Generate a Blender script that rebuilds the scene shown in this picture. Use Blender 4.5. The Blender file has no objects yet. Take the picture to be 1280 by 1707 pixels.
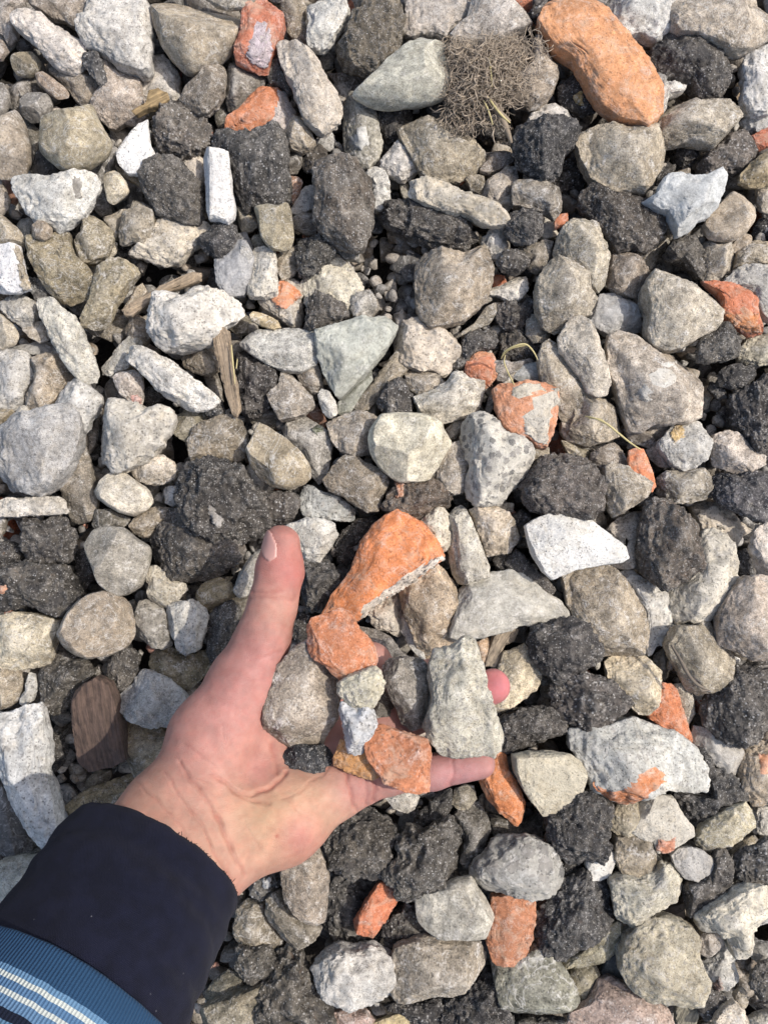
DATA_GROUND = """
c c9c2bc 2|long pale pinkish stone slanting beside the pitted grey lump in the upper left corner|25 17 48 10 65 18 95 42 130 65 142 80 138 105 128 117 112 118 95 112 70 88 45 62 28 48 22 32
c a9a7a4 2|lumpy pale grey cinder full of pits, right of the long pale pinkish stone|150 -5 240 -5 250 15 248 60 250 112 240 120 222 116 195 105 180 95 165 88 148 82 133 55 134 35 147 28
p 8e8474 2|biggest smooth tan cobble at the top edge, left of the red brick with mortar|254 18 275 -8 340 -10 395 5 403 30 398 65 385 85 360 102 345 112 325 119 308 117 290 98 272 80 262 50
s 857c72 1|brownish stone cut by the top edge, above the long pale pinkish stone|40 -8 157 -8 150 22 132 42 120 42 105 32 88 30 75 20 58 12
s 9b938c 1|mottled greyish stone in the very top left corner of the photo|-10 -10 38 -5 40 10 24 18 22 40 25 58 12 70 5 55 -10 50
s 8d8279 1|small brown stone cut by the left edge, just under the corner stone|-10 60 5 68 13 82 2 98 -10 100
p 7f7767 1|small round olive pebble under the lower flank of the long pale pinkish stone|20 100 35 87 55 88 68 102 65 118 50 127 30 125 22 112
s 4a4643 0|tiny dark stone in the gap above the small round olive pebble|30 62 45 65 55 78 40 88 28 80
k 5f5d5b 2|dark grey wedge between the long pinkish stone and the flat tan slab|140 92 152 85 165 88 172 110 178 130 178 145 168 145 150 122 138 108
s 877d70 1|tan stone with cracks beneath the end of the long pale pinkish stone|82 108 115 118 140 115 158 128 170 150 160 165 148 174 138 175 125 165 115 150 100 135 85 122
p 8b7d70 1|small brown finger shaped pebble lying left of the cracked tan stone|60 125 66 117 80 125 105 143 117 155 113 162 95 165 80 155 65 140
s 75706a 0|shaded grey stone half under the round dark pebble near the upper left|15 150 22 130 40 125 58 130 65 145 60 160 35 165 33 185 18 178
p 6d6a66 1|round dark grey pebble beside the big tan triangular cobble|35 165 45 155 65 150 82 160 88 175 80 192 65 202 48 202 36 190
p 736f6a 1|grey pebble cut by the left edge beside the round dark grey pebble|-10 140 8 140 16 155 17 170 10 190 -3 203 -10 200
p 8f8672 3|big tan triangular cobble with rounded corners, upper left|103 163 125 167 140 174 155 178 162 195 175 220 183 237 170 260 150 275 130 284 110 285 95 275 80 262 70 248 74 215 85 180
p 8a8073 2|tall egg shaped brown cobble at the left edge, next to the tan triangular cobble|-5 200 18 187 32 190 42 210 52 245 50 270 42 292 20 297 -5 296 -10 260
k 55524e 1|small dark gritty lump under the lower tip of the tan triangular cobble|52 262 62 253 72 255 85 270 97 285 95 295 75 298 53 293
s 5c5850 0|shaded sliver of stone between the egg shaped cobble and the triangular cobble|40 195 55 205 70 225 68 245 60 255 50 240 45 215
s 978c82 1|broad flat tan slab right of the cracked tan stone, above a dark hollow|160 100 170 92 180 98 195 108 215 120 232 132 233 150 238 170 238 190 225 200 215 203 205 200 188 207 178 205 160 188 155 178 160 165 170 150 175 140 178 125
c b5b1ac 0|pale pitted concrete lump under the brown bark chip|225 125 250 115 255 95 268 82 280 105 300 130 298 150 300 170 285 170 260 175 240 175 235 155
k 66615b 2|rounded dark grey stone touching the top of the bright white plaster shard|245 205 258 185 290 170 320 178 340 185 347 210 345 240 325 255 300 262 275 262 258 250 247 225
m efefee 2|bright white pointed plaster shard between dark stones, upper left|246 200 248 220 250 240 258 257 245 275 232 290 215 290 200 275 195 255 205 240 220 222 235 210
s 8d8069 1|small tan stone beneath the bright white pointed shard|192 275 215 290 235 292 245 300 235 312 215 300 200 292
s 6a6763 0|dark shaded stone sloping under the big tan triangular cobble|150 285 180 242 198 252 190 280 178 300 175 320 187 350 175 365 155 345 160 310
s 8b857b 3|grey stone poking in at the top edge over the biggest smooth tan cobble|335 -10 428 -10 420 5 405 12 380 14 360 8
b a5543c 2|red brick fragment with a lilac mortar face, at the top edge|410 15 440 -2 470 25 473 35 468 58 450 95 445 115 430 115 410 107 393 98 394 85 402 60 405 35
s 7a7268 2|grey brown stone between the biggest tan cobble and the rounded dark stone|345 98 372 105 375 120 372 150 360 172 345 185 330 185 310 175 298 160 310 140 330 125
s 76716a 1|two humped grey stone directly beneath the red brick with lilac mortar|375 118 390 105 415 115 430 117 441 130 438 142 420 155 410 165 400 180 388 192 380 180 376 165 373 145
s 6e6a62 0|small grey sliver left of the orange half moon brick|358 180 370 165 378 175 381 195 378 215 368 222 360 205
b c0704a 1|orange half moon brick fragment with a mortar rim, half under a black clinker|380 223 382 198 400 185 415 165 428 150 445 143 460 143 472 150 482 170 490 188 486 205 478 228 460 235 440 230 410 225
s 8b8172 2|small tan wedge stone right of the orange half moon brick|480 200 490 192 502 198 515 212 526 235 515 248 502 252 485 245 475 238 476 215
c a8a096 3|long rough concrete finger slanting down right of the red brick|461 67 475 65 500 70 515 80 530 95 540 120 555 140 568 155 574 185 565 205 550 212 538 221 522 215 505 195 500 178 490 145 478 125 465 95
k 57544f 1|dark gritty stone wedged between red brick and long rough concrete finger|445 105 460 90 472 110 485 130 492 150 480 155 470 145 450 138 443 125
s 857b6c 1|narrow tan stone at the top edge between red brick and white block|470 -5 505 -5 510 15 505 30 512 50 510 70 490 65 480 55 478 35 470 20
c d3d2cd 2|smooth whitish block at the top edge, right of the narrow tan stone|513 -5 570 -5 582 15 575 35 560 60 545 78 532 82 515 75 512 60 515 35
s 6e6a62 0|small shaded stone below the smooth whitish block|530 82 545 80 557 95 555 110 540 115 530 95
k 7b7466 2|large brownish cinder with a knobbly surface at the top edge|575 30 585 5 595 -8 665 -8 672 30 668 70 660 92 640 108 625 122 612 125 600 120 585 118 570 110 563 95 565 65
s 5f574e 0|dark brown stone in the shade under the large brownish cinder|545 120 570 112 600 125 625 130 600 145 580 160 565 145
s 8d8a80 1|greenish grey stone with a glassy quartz knob under the pale triangular cobble|575 175 585 155 605 150 625 175 630 200 637 235 630 260 615 275 600 275 585 260 572 240 572 205
k 55524e 2|black shaggy clinker lump covering the foot of the orange half moon brick|350 250 362 222 385 222 410 228 440 218 465 212 472 225 475 255 475 290 483 310 478 325 465 345 440 345 420 342 410 350 400 330 390 310 388 290 380 270
s 6a655e 1|small grey stone at the right shoulder of the black shaggy clinker|475 255 490 250 503 255 503 270 495 285 480 285 474 272
k 5f5a53 1|small dark stone touching the top of the long dark brown clinker|505 260 520 245 535 240 545 250 540 270 525 285 510 285 503 270
s 94735e 1|reddish brown curved stone right of the black shaggy clinker|480 290 495 292 504 300 500 320 490 335 483 342 475 345 480 320
p 857d6a 3|olive tan thumb shaped cobble standing below the black shaggy clinker|425 348 445 342 465 345 480 340 485 355 487 375 489 395 485 410 470 418 455 416 442 405 435 390 432 370
s 857c70 1|flat tan stone right of the olive thumb shaped cobble|485 360 505 355 525 355 530 375 525 390 510 388 488 378
c b4afa8 1|pale stone with a diagonal ledge left of the long dark brown clinker|483 355 490 340 505 315 520 308 528 310 528 350 505 355 490 360
k 625b53 3|long dark brown clinker slab standing upright, upper middle|523 290 530 270 555 255 575 245 595 255 605 280 620 290 623 330 620 370 610 395 605 415 590 417 570 405 545 395 532 380 525 350 525 315
c b9b8b4 1|pale chip along the right side of the long dark brown clinker slab|603 285 625 275 640 280 650 310 650 340 635 350 622 345 622 310
m e6e4e1 3|white upright plaster bar with tiny black specks, left of the black shaggy clinker|337 258 345 250 380 255 382 268 387 320 393 345 390 362 380 370 365 365 350 365 345 345 342 310
c b8afa4 1|small beige concrete bit against the top of the white plaster bar|303 265 320 258 338 256 342 290 338 305 325 305 312 295 303 282
k 625f5a 2|flat dark oval clinker left of the white upright plaster bar|237 300 245 270 270 262 300 270 318 290 340 310 345 340 335 365 322 372 300 368 270 355 248 335 240 315
p a89f8c 2|small cream mottled pebble beneath the bright white pointed shard|175 295 188 283 200 290 212 305 215 318 205 330 190 340 180 335 175 315
c a9a29b 2|light grey rough stone at the top edge above the pale triangular cobble|678 -8 790 -8 790 15 775 30 760 40 750 55 742 65 720 55 700 60 685 62 675 55 677 25
s a09992 3|broad grey stone at the top edge above the tuft of roots|790 -8 875 -8 888 10 888 30 875 45 850 55 830 65 805 67 780 67 760 60 754 50 765 38 780 28
k 4b4846 1|small black stone squeezed beside the tip of the longest orange brick|888 -5 915 -5 905 20 895 40 885 30
p a3a297 3|smooth pale greenish triangular cobble left of the tuft of roots|590 160 605 145 640 112 660 85 685 68 705 53 725 55 740 70 745 95 747 130 743 155 735 165 700 175 650 178 615 172
s 8b8073 2|brown stone with a thin peak, right of the tuft of roots|900 55 906 55 905 80 915 95 925 115 926 140 915 160 900 172 885 175 870 168 850 155 848 140 855 115 875 105 885 85 890 70
b c98a64 3|longest orange brick fragment, a slanting slab at the upper right|899 40 910 12 925 -8 975 -8 1003 22 1040 66 1075 104 1098 150 1096 190 1072 214 1058 204 1030 197 1002 175 984 150 972 122 955 98 925 82 908 58
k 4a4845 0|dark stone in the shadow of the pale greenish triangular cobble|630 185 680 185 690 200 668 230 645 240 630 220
s 938a79 2|flat tan diamond shaped stone below the tuft of roots|665 212 675 200 690 190 735 203 765 215 790 235 808 252 807 265 795 280 765 293 735 299 720 298 700 280 690 260 675 235
c bcb8b3 1|pale grey crumbly lump on the left of the tan diamond shaped stone|635 265 650 250 668 232 678 245 690 265 698 280 690 290 670 300 650 292 635 280
s 7d736a 1|small brown stone touching the pointed end of the tan diamond stone|805 255 820 248 840 250 857 258 855 268 835 280 815 287 800 285 808 270
s a49b90 1|small whitish stone beneath the brown stone at the diamond's end|805 300 830 290 845 275 860 280 863 295 855 315 845 330 825 335 805 325
s 8b8272 1|tiny tan stone under the lower edge of the tan diamond stone|775 298 795 285 805 288 808 305 800 320 785 315
k 4c4c4d 3|glossy black coal like rock below right of the tuft of roots|858 215 880 208 905 205 925 200 955 205 965 220 960 240 940 255 935 280 920 295 900 297 885 285 870 275 862 250
c cfccc8 1|white stone strip showing above the glossy black rock|880 195 905 175 930 180 960 195 970 210 955 212 925 205 895 208 875 207
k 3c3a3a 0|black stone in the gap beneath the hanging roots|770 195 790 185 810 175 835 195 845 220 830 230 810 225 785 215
k 4d4740 0|dark crumbled lump under the glossy black rock|890 305 940 270 970 260 985 290 965 318 930 320
c b5b5b3 2|light grey crystalline lump with pits at the top edge, right of the longest brick|1000 20 1010 0 1020 -8 1115 -8 1120 10 1122 35 1115 50 1095 70 1080 65 1065 58 1040 62 1020 50 1015 35
s 9b9184 3|large beige stone in the top right corner of the photo|1120 5 1125 -8 1255 -8 1262 10 1282 25 1282 60 1265 72 1240 82 1215 85 1190 75 1160 60 1135 55 1122 40
k 55524f 2|black jagged clinker under the large beige stone of the top right corner|1082 90 1100 70 1125 60 1150 65 1180 80 1205 92 1215 120 1210 145 1195 165 1175 168 1160 155 1155 140 1130 130 1105 120 1085 105
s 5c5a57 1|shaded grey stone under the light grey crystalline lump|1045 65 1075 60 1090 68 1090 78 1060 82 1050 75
k 4a4744 1|black stone with a yellow spot, left of the longest brick's lower half|930 150 945 130 960 125 980 135 995 165 990 190 975 190 955 188 935 180
c c9c8c4 2|white chip beside the lower tip of the longest orange brick|1095 120 1115 140 1130 135 1143 145 1135 155 1112 160 1108 185 1095 195 1090 150
s a09788 2|long light tan stone stretching right from the longest brick's tip|1112 170 1125 158 1150 162 1165 168 1190 165 1215 165 1228 180 1228 200 1210 220 1190 240 1170 235 1150 232 1115 238 1095 230 1080 215 1090 200 1105 190
s 9a907f 3|big tan boulder like stone beneath the longest brick's tip|963 235 968 218 1000 208 1020 210 1050 215 1080 205 1110 225 1114 245 1112 265 1095 285 1085 305 1075 313 1045 312 1025 315 1010 312 995 298 985 285 972 262
c b3b2b1 2|tall pale grey wrinkled stone at the right edge near the top|1235 110 1245 92 1270 77 1290 75 1290 185 1265 192 1245 185 1235 165 1240 135
c a6a6a5 1|small pale stone below the tall wrinkled stone at the right edge|1232 200 1240 190 1275 195 1290 190 1290 215 1260 222 1240 215
b a04a2e 1|small dark red brick bit at the right edge, high up|1250 228 1270 218 1290 205 1290 240 1265 250 1252 242
k 746c64 1|grey brown gritty stone left of the small dark red brick bit|1165 265 1185 245 1210 228 1235 225 1255 245 1253 265 1240 280 1225 293 1200 290 1175 300 1165 285
s 8e8167 2|yellowish tan stone at the right edge below the dark red brick bit|1235 290 1255 268 1290 245 1290 300 1270 310 1250 308 1235 302
k 4a4643 0|small black stone in the hollow under the long light tan stone|1125 245 1150 240 1165 250 1155 275 1135 280 1125 265
k 45423f 0|black stone hidden between the tan boulder and the blue grey slate|1090 290 1110 270 1125 280 1115 300 1095 310
s 8b8174 1|small tan chip above the blue grey slate lump|1110 295 1130 282 1150 277 1150 295 1125 300
c b8b8b5 3|long pale grey block with a dark notch, below the tan triangular cobble|23 305 30 295 70 296 110 296 135 290 158 289 164 305 155 325 145 342 135 357 115 370 95 382 85 375 60 365 45 350 35 330 27 322
b 7a4a3a 0|dark red brick scrap in the gap left of the long pale notched block|5 298 25 298 28 310 32 330 25 340 15 335 8 312
s 8d857c 1|small stone cut by the left edge beside the dark red brick scrap|-10 300 5 305 15 330 12 345 0 358 -10 358
s 8b8371 2|tan cube like stone with a bright lower ridge, below the notched block|138 365 150 354 165 360 183 378 185 390 180 410 175 422 150 435 138 435 125 420 123 400 135 385
s 8a8172 1|tan sliver between the cube like stone and the leaning tan block|175 365 200 355 208 345 215 355 205 380 193 398 185 390
s 8b8375 2|leaning tan block right of the cube like tan stone|205 358 218 345 222 335 235 329 250 340 257 360 255 385 245 402 232 404 222 400 205 405 195 403 198 385
s a09887 1|pale stone peeping out below the cube like tan stone|178 420 185 400 195 405 193 420 180 435 155 443 143 437 165 432
c b3ab9d 1|pale branching concrete piece left of the dark glossy clinker and white bar|210 412 218 405 245 405 257 395 262 372 270 362 295 370 320 372 345 375 360 385 345 398 322 410 300 435 280 443 255 435 225 428 213 422
s 8a8069 2|large olive tan stone right of the white plaster block at the left edge|47 400 60 390 90 390 100 383 112 385 115 405 122 425 140 440 155 460 160 475 155 490 130 495 110 502 88 495 75 480 65 455 55 435 50 415
p 8c7f6f 3|small round brown pebble sitting on top of the large olive tan stone|52 380 60 370 75 370 88 380 85 393 75 400 62 398 53 392
p 8d8474 2|tan cobble at the left edge above the white plaster block|-8 360 8 360 22 372 38 390 40 408 30 412 -8 410
s a09c92 0|pale stone behind the small round brown pebble|22 370 45 360 60 370 52 385 45 398 35 385
m edecec 3|white square plaster block cut by the left edge|-8 412 25 408 33 412 38 440 45 465 50 480 32 487 -8 487
k 8a8883 1|sparkling grey rough lump right below the white square plaster block|48 470 50 460 65 465 82 475 87 485 78 498 62 500 50 490
c a3a09a 1|pale rough stone beneath the white square plaster block|0 505 15 495 45 495 60 505 60 525 52 545 40 548 25 540 10 525
s 8d846f 2|long tan block with a shaded side face, left of the brown stick|165 448 185 435 200 433 225 443 228 455 215 470 205 485 192 505 182 530 170 545 155 545 137 540 135 530 150 505 155 485 160 465
s 8e8372 1|small brown stone behind the lower end of the brown stick|205 515 215 500 225 480 235 470 245 485 235 500 215 520
s 8a8073 1|tan stone left of the broad white pitted slab|205 545 215 530 235 527 245 535 250 560 240 575 225 570 205 555
s 7f776a 0|curved tan stone under the lower end of the long tan block|140 545 165 548 185 535 205 525 215 535 205 555 185 568 165 560 148 555
c a5a39b 2|long grey concrete finger slanting down at the left|64 505 75 496 90 498 105 515 125 530 135 545 145 570 155 595 163 620 160 635 145 640 125 625 105 600 90 575 80 545 70 530
p 9b9385 1|tan pebble cut by the left edge beside the long grey concrete finger|-8 523 5 525 25 545 32 560 25 575 5 582 -8 580
s 9a9184 1|small tan stone touching the upper left side of the long grey concrete finger|40 550 55 535 70 535 80 550 80 565 65 570 50 562
c c2bfba 3|broad white pitted slab just right of the brown stick|243 540 248 510 265 490 285 490 305 493 320 480 350 480 375 488 400 492 405 510 395 528 375 540 365 555 345 570 320 577 300 582 275 582 262 570 250 552
k 4d4b4a 2|small glossy black clinker under the foot of the white plaster bar|328 400 345 385 360 372 385 375 397 385 397 400 388 420 370 428 350 425 335 415
g 77787b 1|grey slate sliver above the smooth blue grey slate pebble|392 392 410 386 420 405 426 430 405 420
g 8a8b8e 2|smooth blue grey slate pebble left of the pale rectangular block|360 445 360 435 395 405 410 405 424 430 422 450 415 475 405 488 385 492 372 490 362 470
c b0aca3 2|pale rectangular concrete block with a shaded right side|420 412 455 415 460 430 462 465 462 488 445 495 415 493 412 485 422 455
s 8d8677 1|small tan stone right of the white plaster bar's lower end|395 345 410 350 425 360 430 375 420 383 405 388 398 375
s 6f6c60 1|tiny olive stone between slate pebble and the thumb shaped cobble|418 402 425 392 435 390 442 405 440 412 425 412
s 8d8578 1|tan stone right of the pale rectangular concrete block|460 425 475 420 495 408 500 425 498 445 490 455 478 465 470 468 465 455
k 57544e 2|black sparkling clinker below right of the thumb shaped cobble|492 405 510 395 535 395 555 400 560 425 545 435 525 455 508 463 497 455 502 435 498 420
c b0a89c 1|concrete piece with an orange brick face, under the pale rectangular block|430 500 460 490 470 465 480 460 495 470 505 480 505 500 502 535 498 548 485 545 465 530 440 515
c c4bfb0 1|cream lumpy concrete piece beneath the black sparkling clinker|502 470 520 460 545 440 560 432 575 438 590 455 605 478 595 490 590 515 580 530 560 520 530 510 515 515 505 500
k 615d57 2|dark arched stone lying on the cream lumpy concrete|503 545 510 520 525 490 545 483 560 488 575 510 580 525 560 540 540 548 520 547
s 9b9790 2|small grey white faceted pebble right of the dark arched stone|587 500 595 488 615 482 625 495 627 510 618 528 605 530 590 525 585 515
s ab9b7c 2|small yellow tan chip above the long grey stone|417 525 423 518 445 525 462 535 468 545 455 549 435 543 420 535
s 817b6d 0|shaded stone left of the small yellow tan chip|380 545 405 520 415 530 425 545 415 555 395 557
s a9a8a3 2|long grey smooth stone left of the greenish slate triangle|400 560 410 550 440 548 480 546 515 548 527 555 530 590 525 605 500 618 470 615 445 605 420 590 402 575
g 9a9d96 2|large greenish grey slate triangle with its point downwards|527 555 545 550 575 540 610 530 640 525 662 540 655 560 640 585 610 620 575 655 565 662 545 630 532 600
s 77746d 1|small grey chip under the foot of the long dark brown clinker slab|560 405 580 410 600 418 598 435 575 432 563 420
w 8f7a58 2|small brown bark chip lying on a pale pitted concrete lump, upper left|222 187 245 175 250 155 265 152 280 158 283 170 270 180 250 182 230 193
w 9a8973 2|flat brown stick above the broad white pitted slab|208 516 225 503 265 480 320 455 335 457 332 470 300 482 270 492 245 507 225 527 212 526
w 93826d 3|split grey brown wood standing between long white finger and black lumpy clinker|356 560 372 548 384 556 388 600 396 640 401 680 396 693 388 690 378 660 368 620 360 590
c b4ac9d 3|long pale leaning concrete slab above the long black oval clinker|680 310 685 298 695 293 720 298 745 305 770 320 800 327 820 338 845 355 848 365 835 375 815 377 800 372 775 358 750 355 720 345 700 335 682 325
k 4e4b48 1|long black oval clinker lying crosswise beneath the long pale leaning slab|632 362 640 345 660 338 690 340 720 352 760 360 785 370 797 385 793 402 785 415 765 420 730 412 695 400 665 385 645 378
s 8f897c 0|small grey stone showing left of the long pale leaning slab|666 305 680 300 682 328 690 340 675 335 668 320
s 8c857a 1|small grey stone under the right end of the pale leaning slab|825 338 840 330 855 322 858 340 845 352 832 348
s 867f75 2|squat grey brown stone left of the tiny red brick cube|857 305 870 300 895 302 915 298 922 310 935 325 936 345 928 362 910 350 895 350 870 342 857 340 855 320
s aca69c 0|pale stone under the squat grey brown stone, beside the tiny brick cube|890 355 915 345 930 360 925 380 930 392 910 398 895 390
b b0603e 1|tiny red brick cube, right of the squat grey brown stone|923 362 935 357 945 356 947 368 940 375 925 383
k 5b5753 3|small black porous clinker right of the pale leaning slab's tip|842 375 855 352 870 347 890 352 902 365 903 385 892 400 880 408 865 402 848 395
c d0cdc7 1|white stone in the gap between long black oval clinker and big tan trapezoid|800 400 820 382 840 370 838 395 848 410 840 425 828 433 812 425
s 8e8374 2|big flat tan trapezoid slab, upper right of the middle|696 430 710 418 735 415 775 420 795 412 808 402 812 425 820 450 818 475 810 495 795 512 775 530 745 538 720 543 705 530 697 510 694 470
s 989288 1|small grey edge stone under the right side of the big tan trapezoid slab|795 510 815 480 820 500 812 505 800 507
k 45423f 2|small black cindery ball right of the big tan trapezoid slab|830 430 845 415 862 412 880 425 880 440 865 455 850 457 835 450 828 440
b a9542f 0|little orange brick crumb between the trapezoid slab and a small white stone|816 470 825 458 840 460 845 472 832 480 818 478
c c0bbb2 1|small whitish wedge stone under the little orange brick crumb|815 480 840 472 860 460 875 460 881 470 878 485 865 500 850 503 830 492 818 492
s 837c72 1|grey tan stone left of the two stacked tan boulders|868 420 885 408 910 400 922 402 915 425 908 445 895 455 880 445 885 432
k 4f4b47 1|black crumbly clinker mass below the small whitish wedge stone|825 505 850 500 868 505 890 490 900 510 888 530 870 545 850 550 828 535
s 8c8578 1|dark tan oval stone lying slantwise right of the trapezoid slab's foot|760 560 790 540 810 512 825 505 828 520 815 540 795 548 775 557 762 562
k 55514d 1|black gritty lump beneath the slantwise oval stone, above the orange topped stone|765 590 772 560 800 548 825 552 830 570 820 582 795 585 780 598
s a39c90 0|small tan chip between two black gritty lumps|812 550 830 540 838 550 832 568 825 575
s 8a8275 1|small tan cobble tucked under the lower tan boulder|877 535 885 525 900 527 915 545 920 558 908 568 890 570 878 555
k 5a544b 0|dark crumbled lump under the yellow straw|835 570 840 545 865 540 880 560 900 580 895 600 860 605 838 600
s a29a8a 3|upper of two stacked tan boulders, with a bright right face|932 392 945 372 960 360 980 365 997 372 1005 395 1015 425 1010 470 1000 480 985 472 970 455 955 445 935 435 925 415
s 968e80 3|lower of two stacked tan boulders, facing the little brick crumb|895 480 900 460 915 440 930 430 955 440 980 455 985 480 995 495 985 520 960 530 945 545 930 550 910 540 897 515
k 5b5650 2|large black clinker beneath the big tan boulder, left of blue grey slate|968 322 985 316 1010 318 1040 314 1070 318 1080 332 1098 350 1100 385 1085 405 1070 425 1050 415 1030 418 1015 405 1000 385 985 365 970 345
g a9adb0 3|jagged blue grey slate lump with sharp horns, upper right|1076 333 1095 325 1100 310 1110 297 1130 295 1150 300 1170 300 1195 288 1204 298 1203 320 1195 345 1180 360 1165 365 1150 382 1130 391 1122 370 1115 352 1100 350
p 9c9080 2|egg shaped tan cobble right of the jagged blue grey slate|1172 375 1185 355 1200 340 1215 325 1232 321 1250 328 1258 345 1255 370 1240 390 1220 402 1205 400 1180 395
p 8b8174 1|small round tan pebble under the egg shaped tan cobble|1217 410 1225 398 1245 385 1252 400 1245 415 1230 424 1218 420
s 9b9386 1|pale stone cut by the right edge above the small black stone|1262 315 1275 302 1290 295 1290 358 1270 350 1262 335
k 4a4847 0|black stone cut by the right edge beneath the pale edge stone|1255 380 1265 365 1290 360 1290 400 1265 400 1255 392
s 9a907f 1|tan stone at the right edge above the white and grey lump|1230 420 1240 405 1265 400 1290 405 1290 440 1250 440 1225 445
c a8a5a0 2|white and grey crusted lump at the right edge above the red brick block|1210 465 1230 445 1255 438 1290 436 1290 540 1275 530 1260 510 1255 490 1235 480 1215 475
b b5603f 2|red brick block with an orange lower face at the right edge|1174 470 1195 467 1225 473 1245 485 1260 500 1262 525 1266 555 1250 558 1225 545 1205 525 1203 500 1195 480
s a39b8d 3|big heart shaped pale tan stone left of the red brick block|1075 480 1085 460 1105 440 1125 433 1145 436 1155 455 1168 475 1190 480 1200 492 1202 520 1192 545 1165 560 1135 578 1108 582 1090 572 1080 550 1083 520 1075 500
s 7b7166 2|rounded dark tan stone left of the big heart shaped stone|1013 450 1022 425 1040 417 1060 425 1085 455 1075 478 1070 490 1050 493 1030 487 1015 475
s 90887a 0|tan stone bridging the black clinker and the heart shaped stone|1060 430 1085 395 1100 390 1115 405 1095 435 1085 455 1070 445
k 5f5c56 1|grey black chip on the top of the heart shaped stone|1102 425 1120 405 1140 393 1160 392 1170 420 1172 445 1165 465 1150 450 1135 435 1110 435
s a69d8f 1|pale tan stone beneath the egg shaped tan cobble|1165 400 1190 405 1215 405 1222 425 1218 450 1200 465 1175 465 1170 435
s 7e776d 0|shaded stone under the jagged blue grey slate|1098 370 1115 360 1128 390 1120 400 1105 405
g 9b9b9b 1|wavy grey slate stone under the lower tan boulder|978 530 985 505 1000 493 1030 492 1055 505 1068 530 1072 550 1045 553 1020 555 1012 557 1000 550 985 542
k 55534f 3|black speckled round stone below the red brick block|1163 585 1170 565 1190 548 1205 535 1222 545 1230 560 1235 580 1228 595 1205 603 1180 605 1165 600
s a39d8c 1|pale tan stone at the right edge below the red brick block|1233 582 1250 560 1290 555 1290 605 1255 610 1235 600
c a6a5a3 1|pale grey stone cut by the left edge, with a shaded right face|-8 588 25 585 48 590 52 615 55 632 42 650 35 670 20 685 -8 680
s 8a7f70 1|brown tan stone right of the pale grey edge stone, on the left|50 597 65 590 90 585 110 595 120 618 120 630 105 650 92 665 75 682 48 685 42 660 55 645 60 620
g 908f8d 0|grey slab in the gap above the brown tan stone at the left|15 582 40 575 70 570 90 572 105 590 85 592 60 592 30 588
c a3a3a2 2|light grey round lump left of the porous heart shaped concrete|85 675 92 660 110 640 125 628 140 630 150 645 165 658 167 675 160 690 150 700 145 715 133 723 125 700 105 685
c 8f8f90 3|huge grey granular concrete slab at the left edge|-8 720 15 700 28 692 60 688 90 682 115 678 130 690 132 715 130 735 122 760 110 780 95 800 80 815 60 825 40 815 25 812 10 818 -8 818
c 9f9c96 1|tiny pale chip above the huge grey granular concrete slab|28 685 38 673 48 680 50 688 32 692
s 857a64 1|small olive stone at the left edge above the huge granular slab|-8 680 20 683 25 690 10 705 -8 715
s 7f786e 1|tall grey brown stone at the right end of the flat white bar, left|95 800 110 780 125 750 130 735 140 745 150 770 155 800 163 830 160 850 150 865 130 872 118 868 110 835
c b3afa8 2|flat white bar lying horizontally at the left edge|-8 838 10 830 50 828 90 827 105 828 110 840 111 855 95 858 50 860 -8 862
c a8a49c 3|porous grey heart shaped concrete lump, left of the middle|150 755 165 730 168 700 175 690 178 675 185 667 205 668 230 672 245 682 262 675 280 680 290 695 285 710 278 725 265 745 245 765 220 778 200 786 185 780 175 770 160 768
s c0b6a8 2|small pale pinkish oval cobble below the porous heart shaped lump|212 782 225 775 250 757 270 758 288 770 295 785 290 797 270 806 245 807 230 800
p a49e92 2|egg shaped grey cobble below the porous heart shaped lump|160 820 170 800 190 787 205 788 225 800 245 815 255 835 245 850 225 860 205 855 185 845 165 832
s a19e96 1|small pale stone hanging left of the long white finger, under grey sprawl|170 610 185 595 200 575 215 562 235 565 237 580 225 600 215 615 195 620 185 627 172 622
s b0a69d 2|small pale teardrop stone with a pink tip, left|192 630 200 620 220 615 235 622 238 645 235 672 222 674 205 660 193 645
c c9c7c3 3|long white ridged concrete finger slanting down, left of the split wood|211 590 220 578 240 580 265 592 290 605 315 625 335 640 355 655 365 665 345 680 320 683 305 680 285 665 260 645 235 618 215 605
k 55534f 0|dark stone under the long white ridged concrete finger|238 660 245 645 260 647 275 662 260 672 245 678
s 7d7869 1|olive stone with a thin white root, left of the smooth grey brown dome|285 710 300 690 320 683 340 690 345 705 325 730 312 737 300 730 290 722
k 5a5a58 2|glassy grey chip between the long white finger and the smooth grey dome|337 670 350 662 370 668 374 690 355 698 345 690
s 7b7264 2|smooth grey brown dome shaped stone, left of the tan potato cobble|315 735 325 715 345 700 365 695 385 693 400 702 410 725 410 750 400 765 370 772 345 768 320 770
p 918672 3|tan potato shaped cobble with pale veins, left of the middle|409 745 412 720 418 710 430 706 450 715 475 730 500 750 515 775 518 795 505 808 480 815 460 813 435 800 420 780
s 8a8072 1|small brown stone under the split wood, near its upper end|300 595 320 572 345 570 358 590 362 615 348 625 330 622 305 610
s 857e75 0|small grey stone beside the lower part of the split wood|340 628 360 618 370 645 372 668 355 662
k 4f4c4a 1|black lumpy clinker right of the split wood|395 590 410 582 430 600 455 610 462 635 455 655 448 670 440 685 420 690 402 685 400 650 395 620
s 8c847a 2|diamond shaped grey brown stone below the long grey smooth stone|445 658 465 640 468 622 480 618 493 630 505 645 520 660 524 675 505 690 480 698 468 700 455 680
s 857d72 1|small tan stone tucked under the greenish slate triangle's left side|492 620 510 610 530 610 537 630 538 648 520 658 505 645
s 6f6a60 0|small shaded brown stone above the tan potato cobble|415 700 420 690 440 690 460 695 461 712 445 715 425 710
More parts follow.
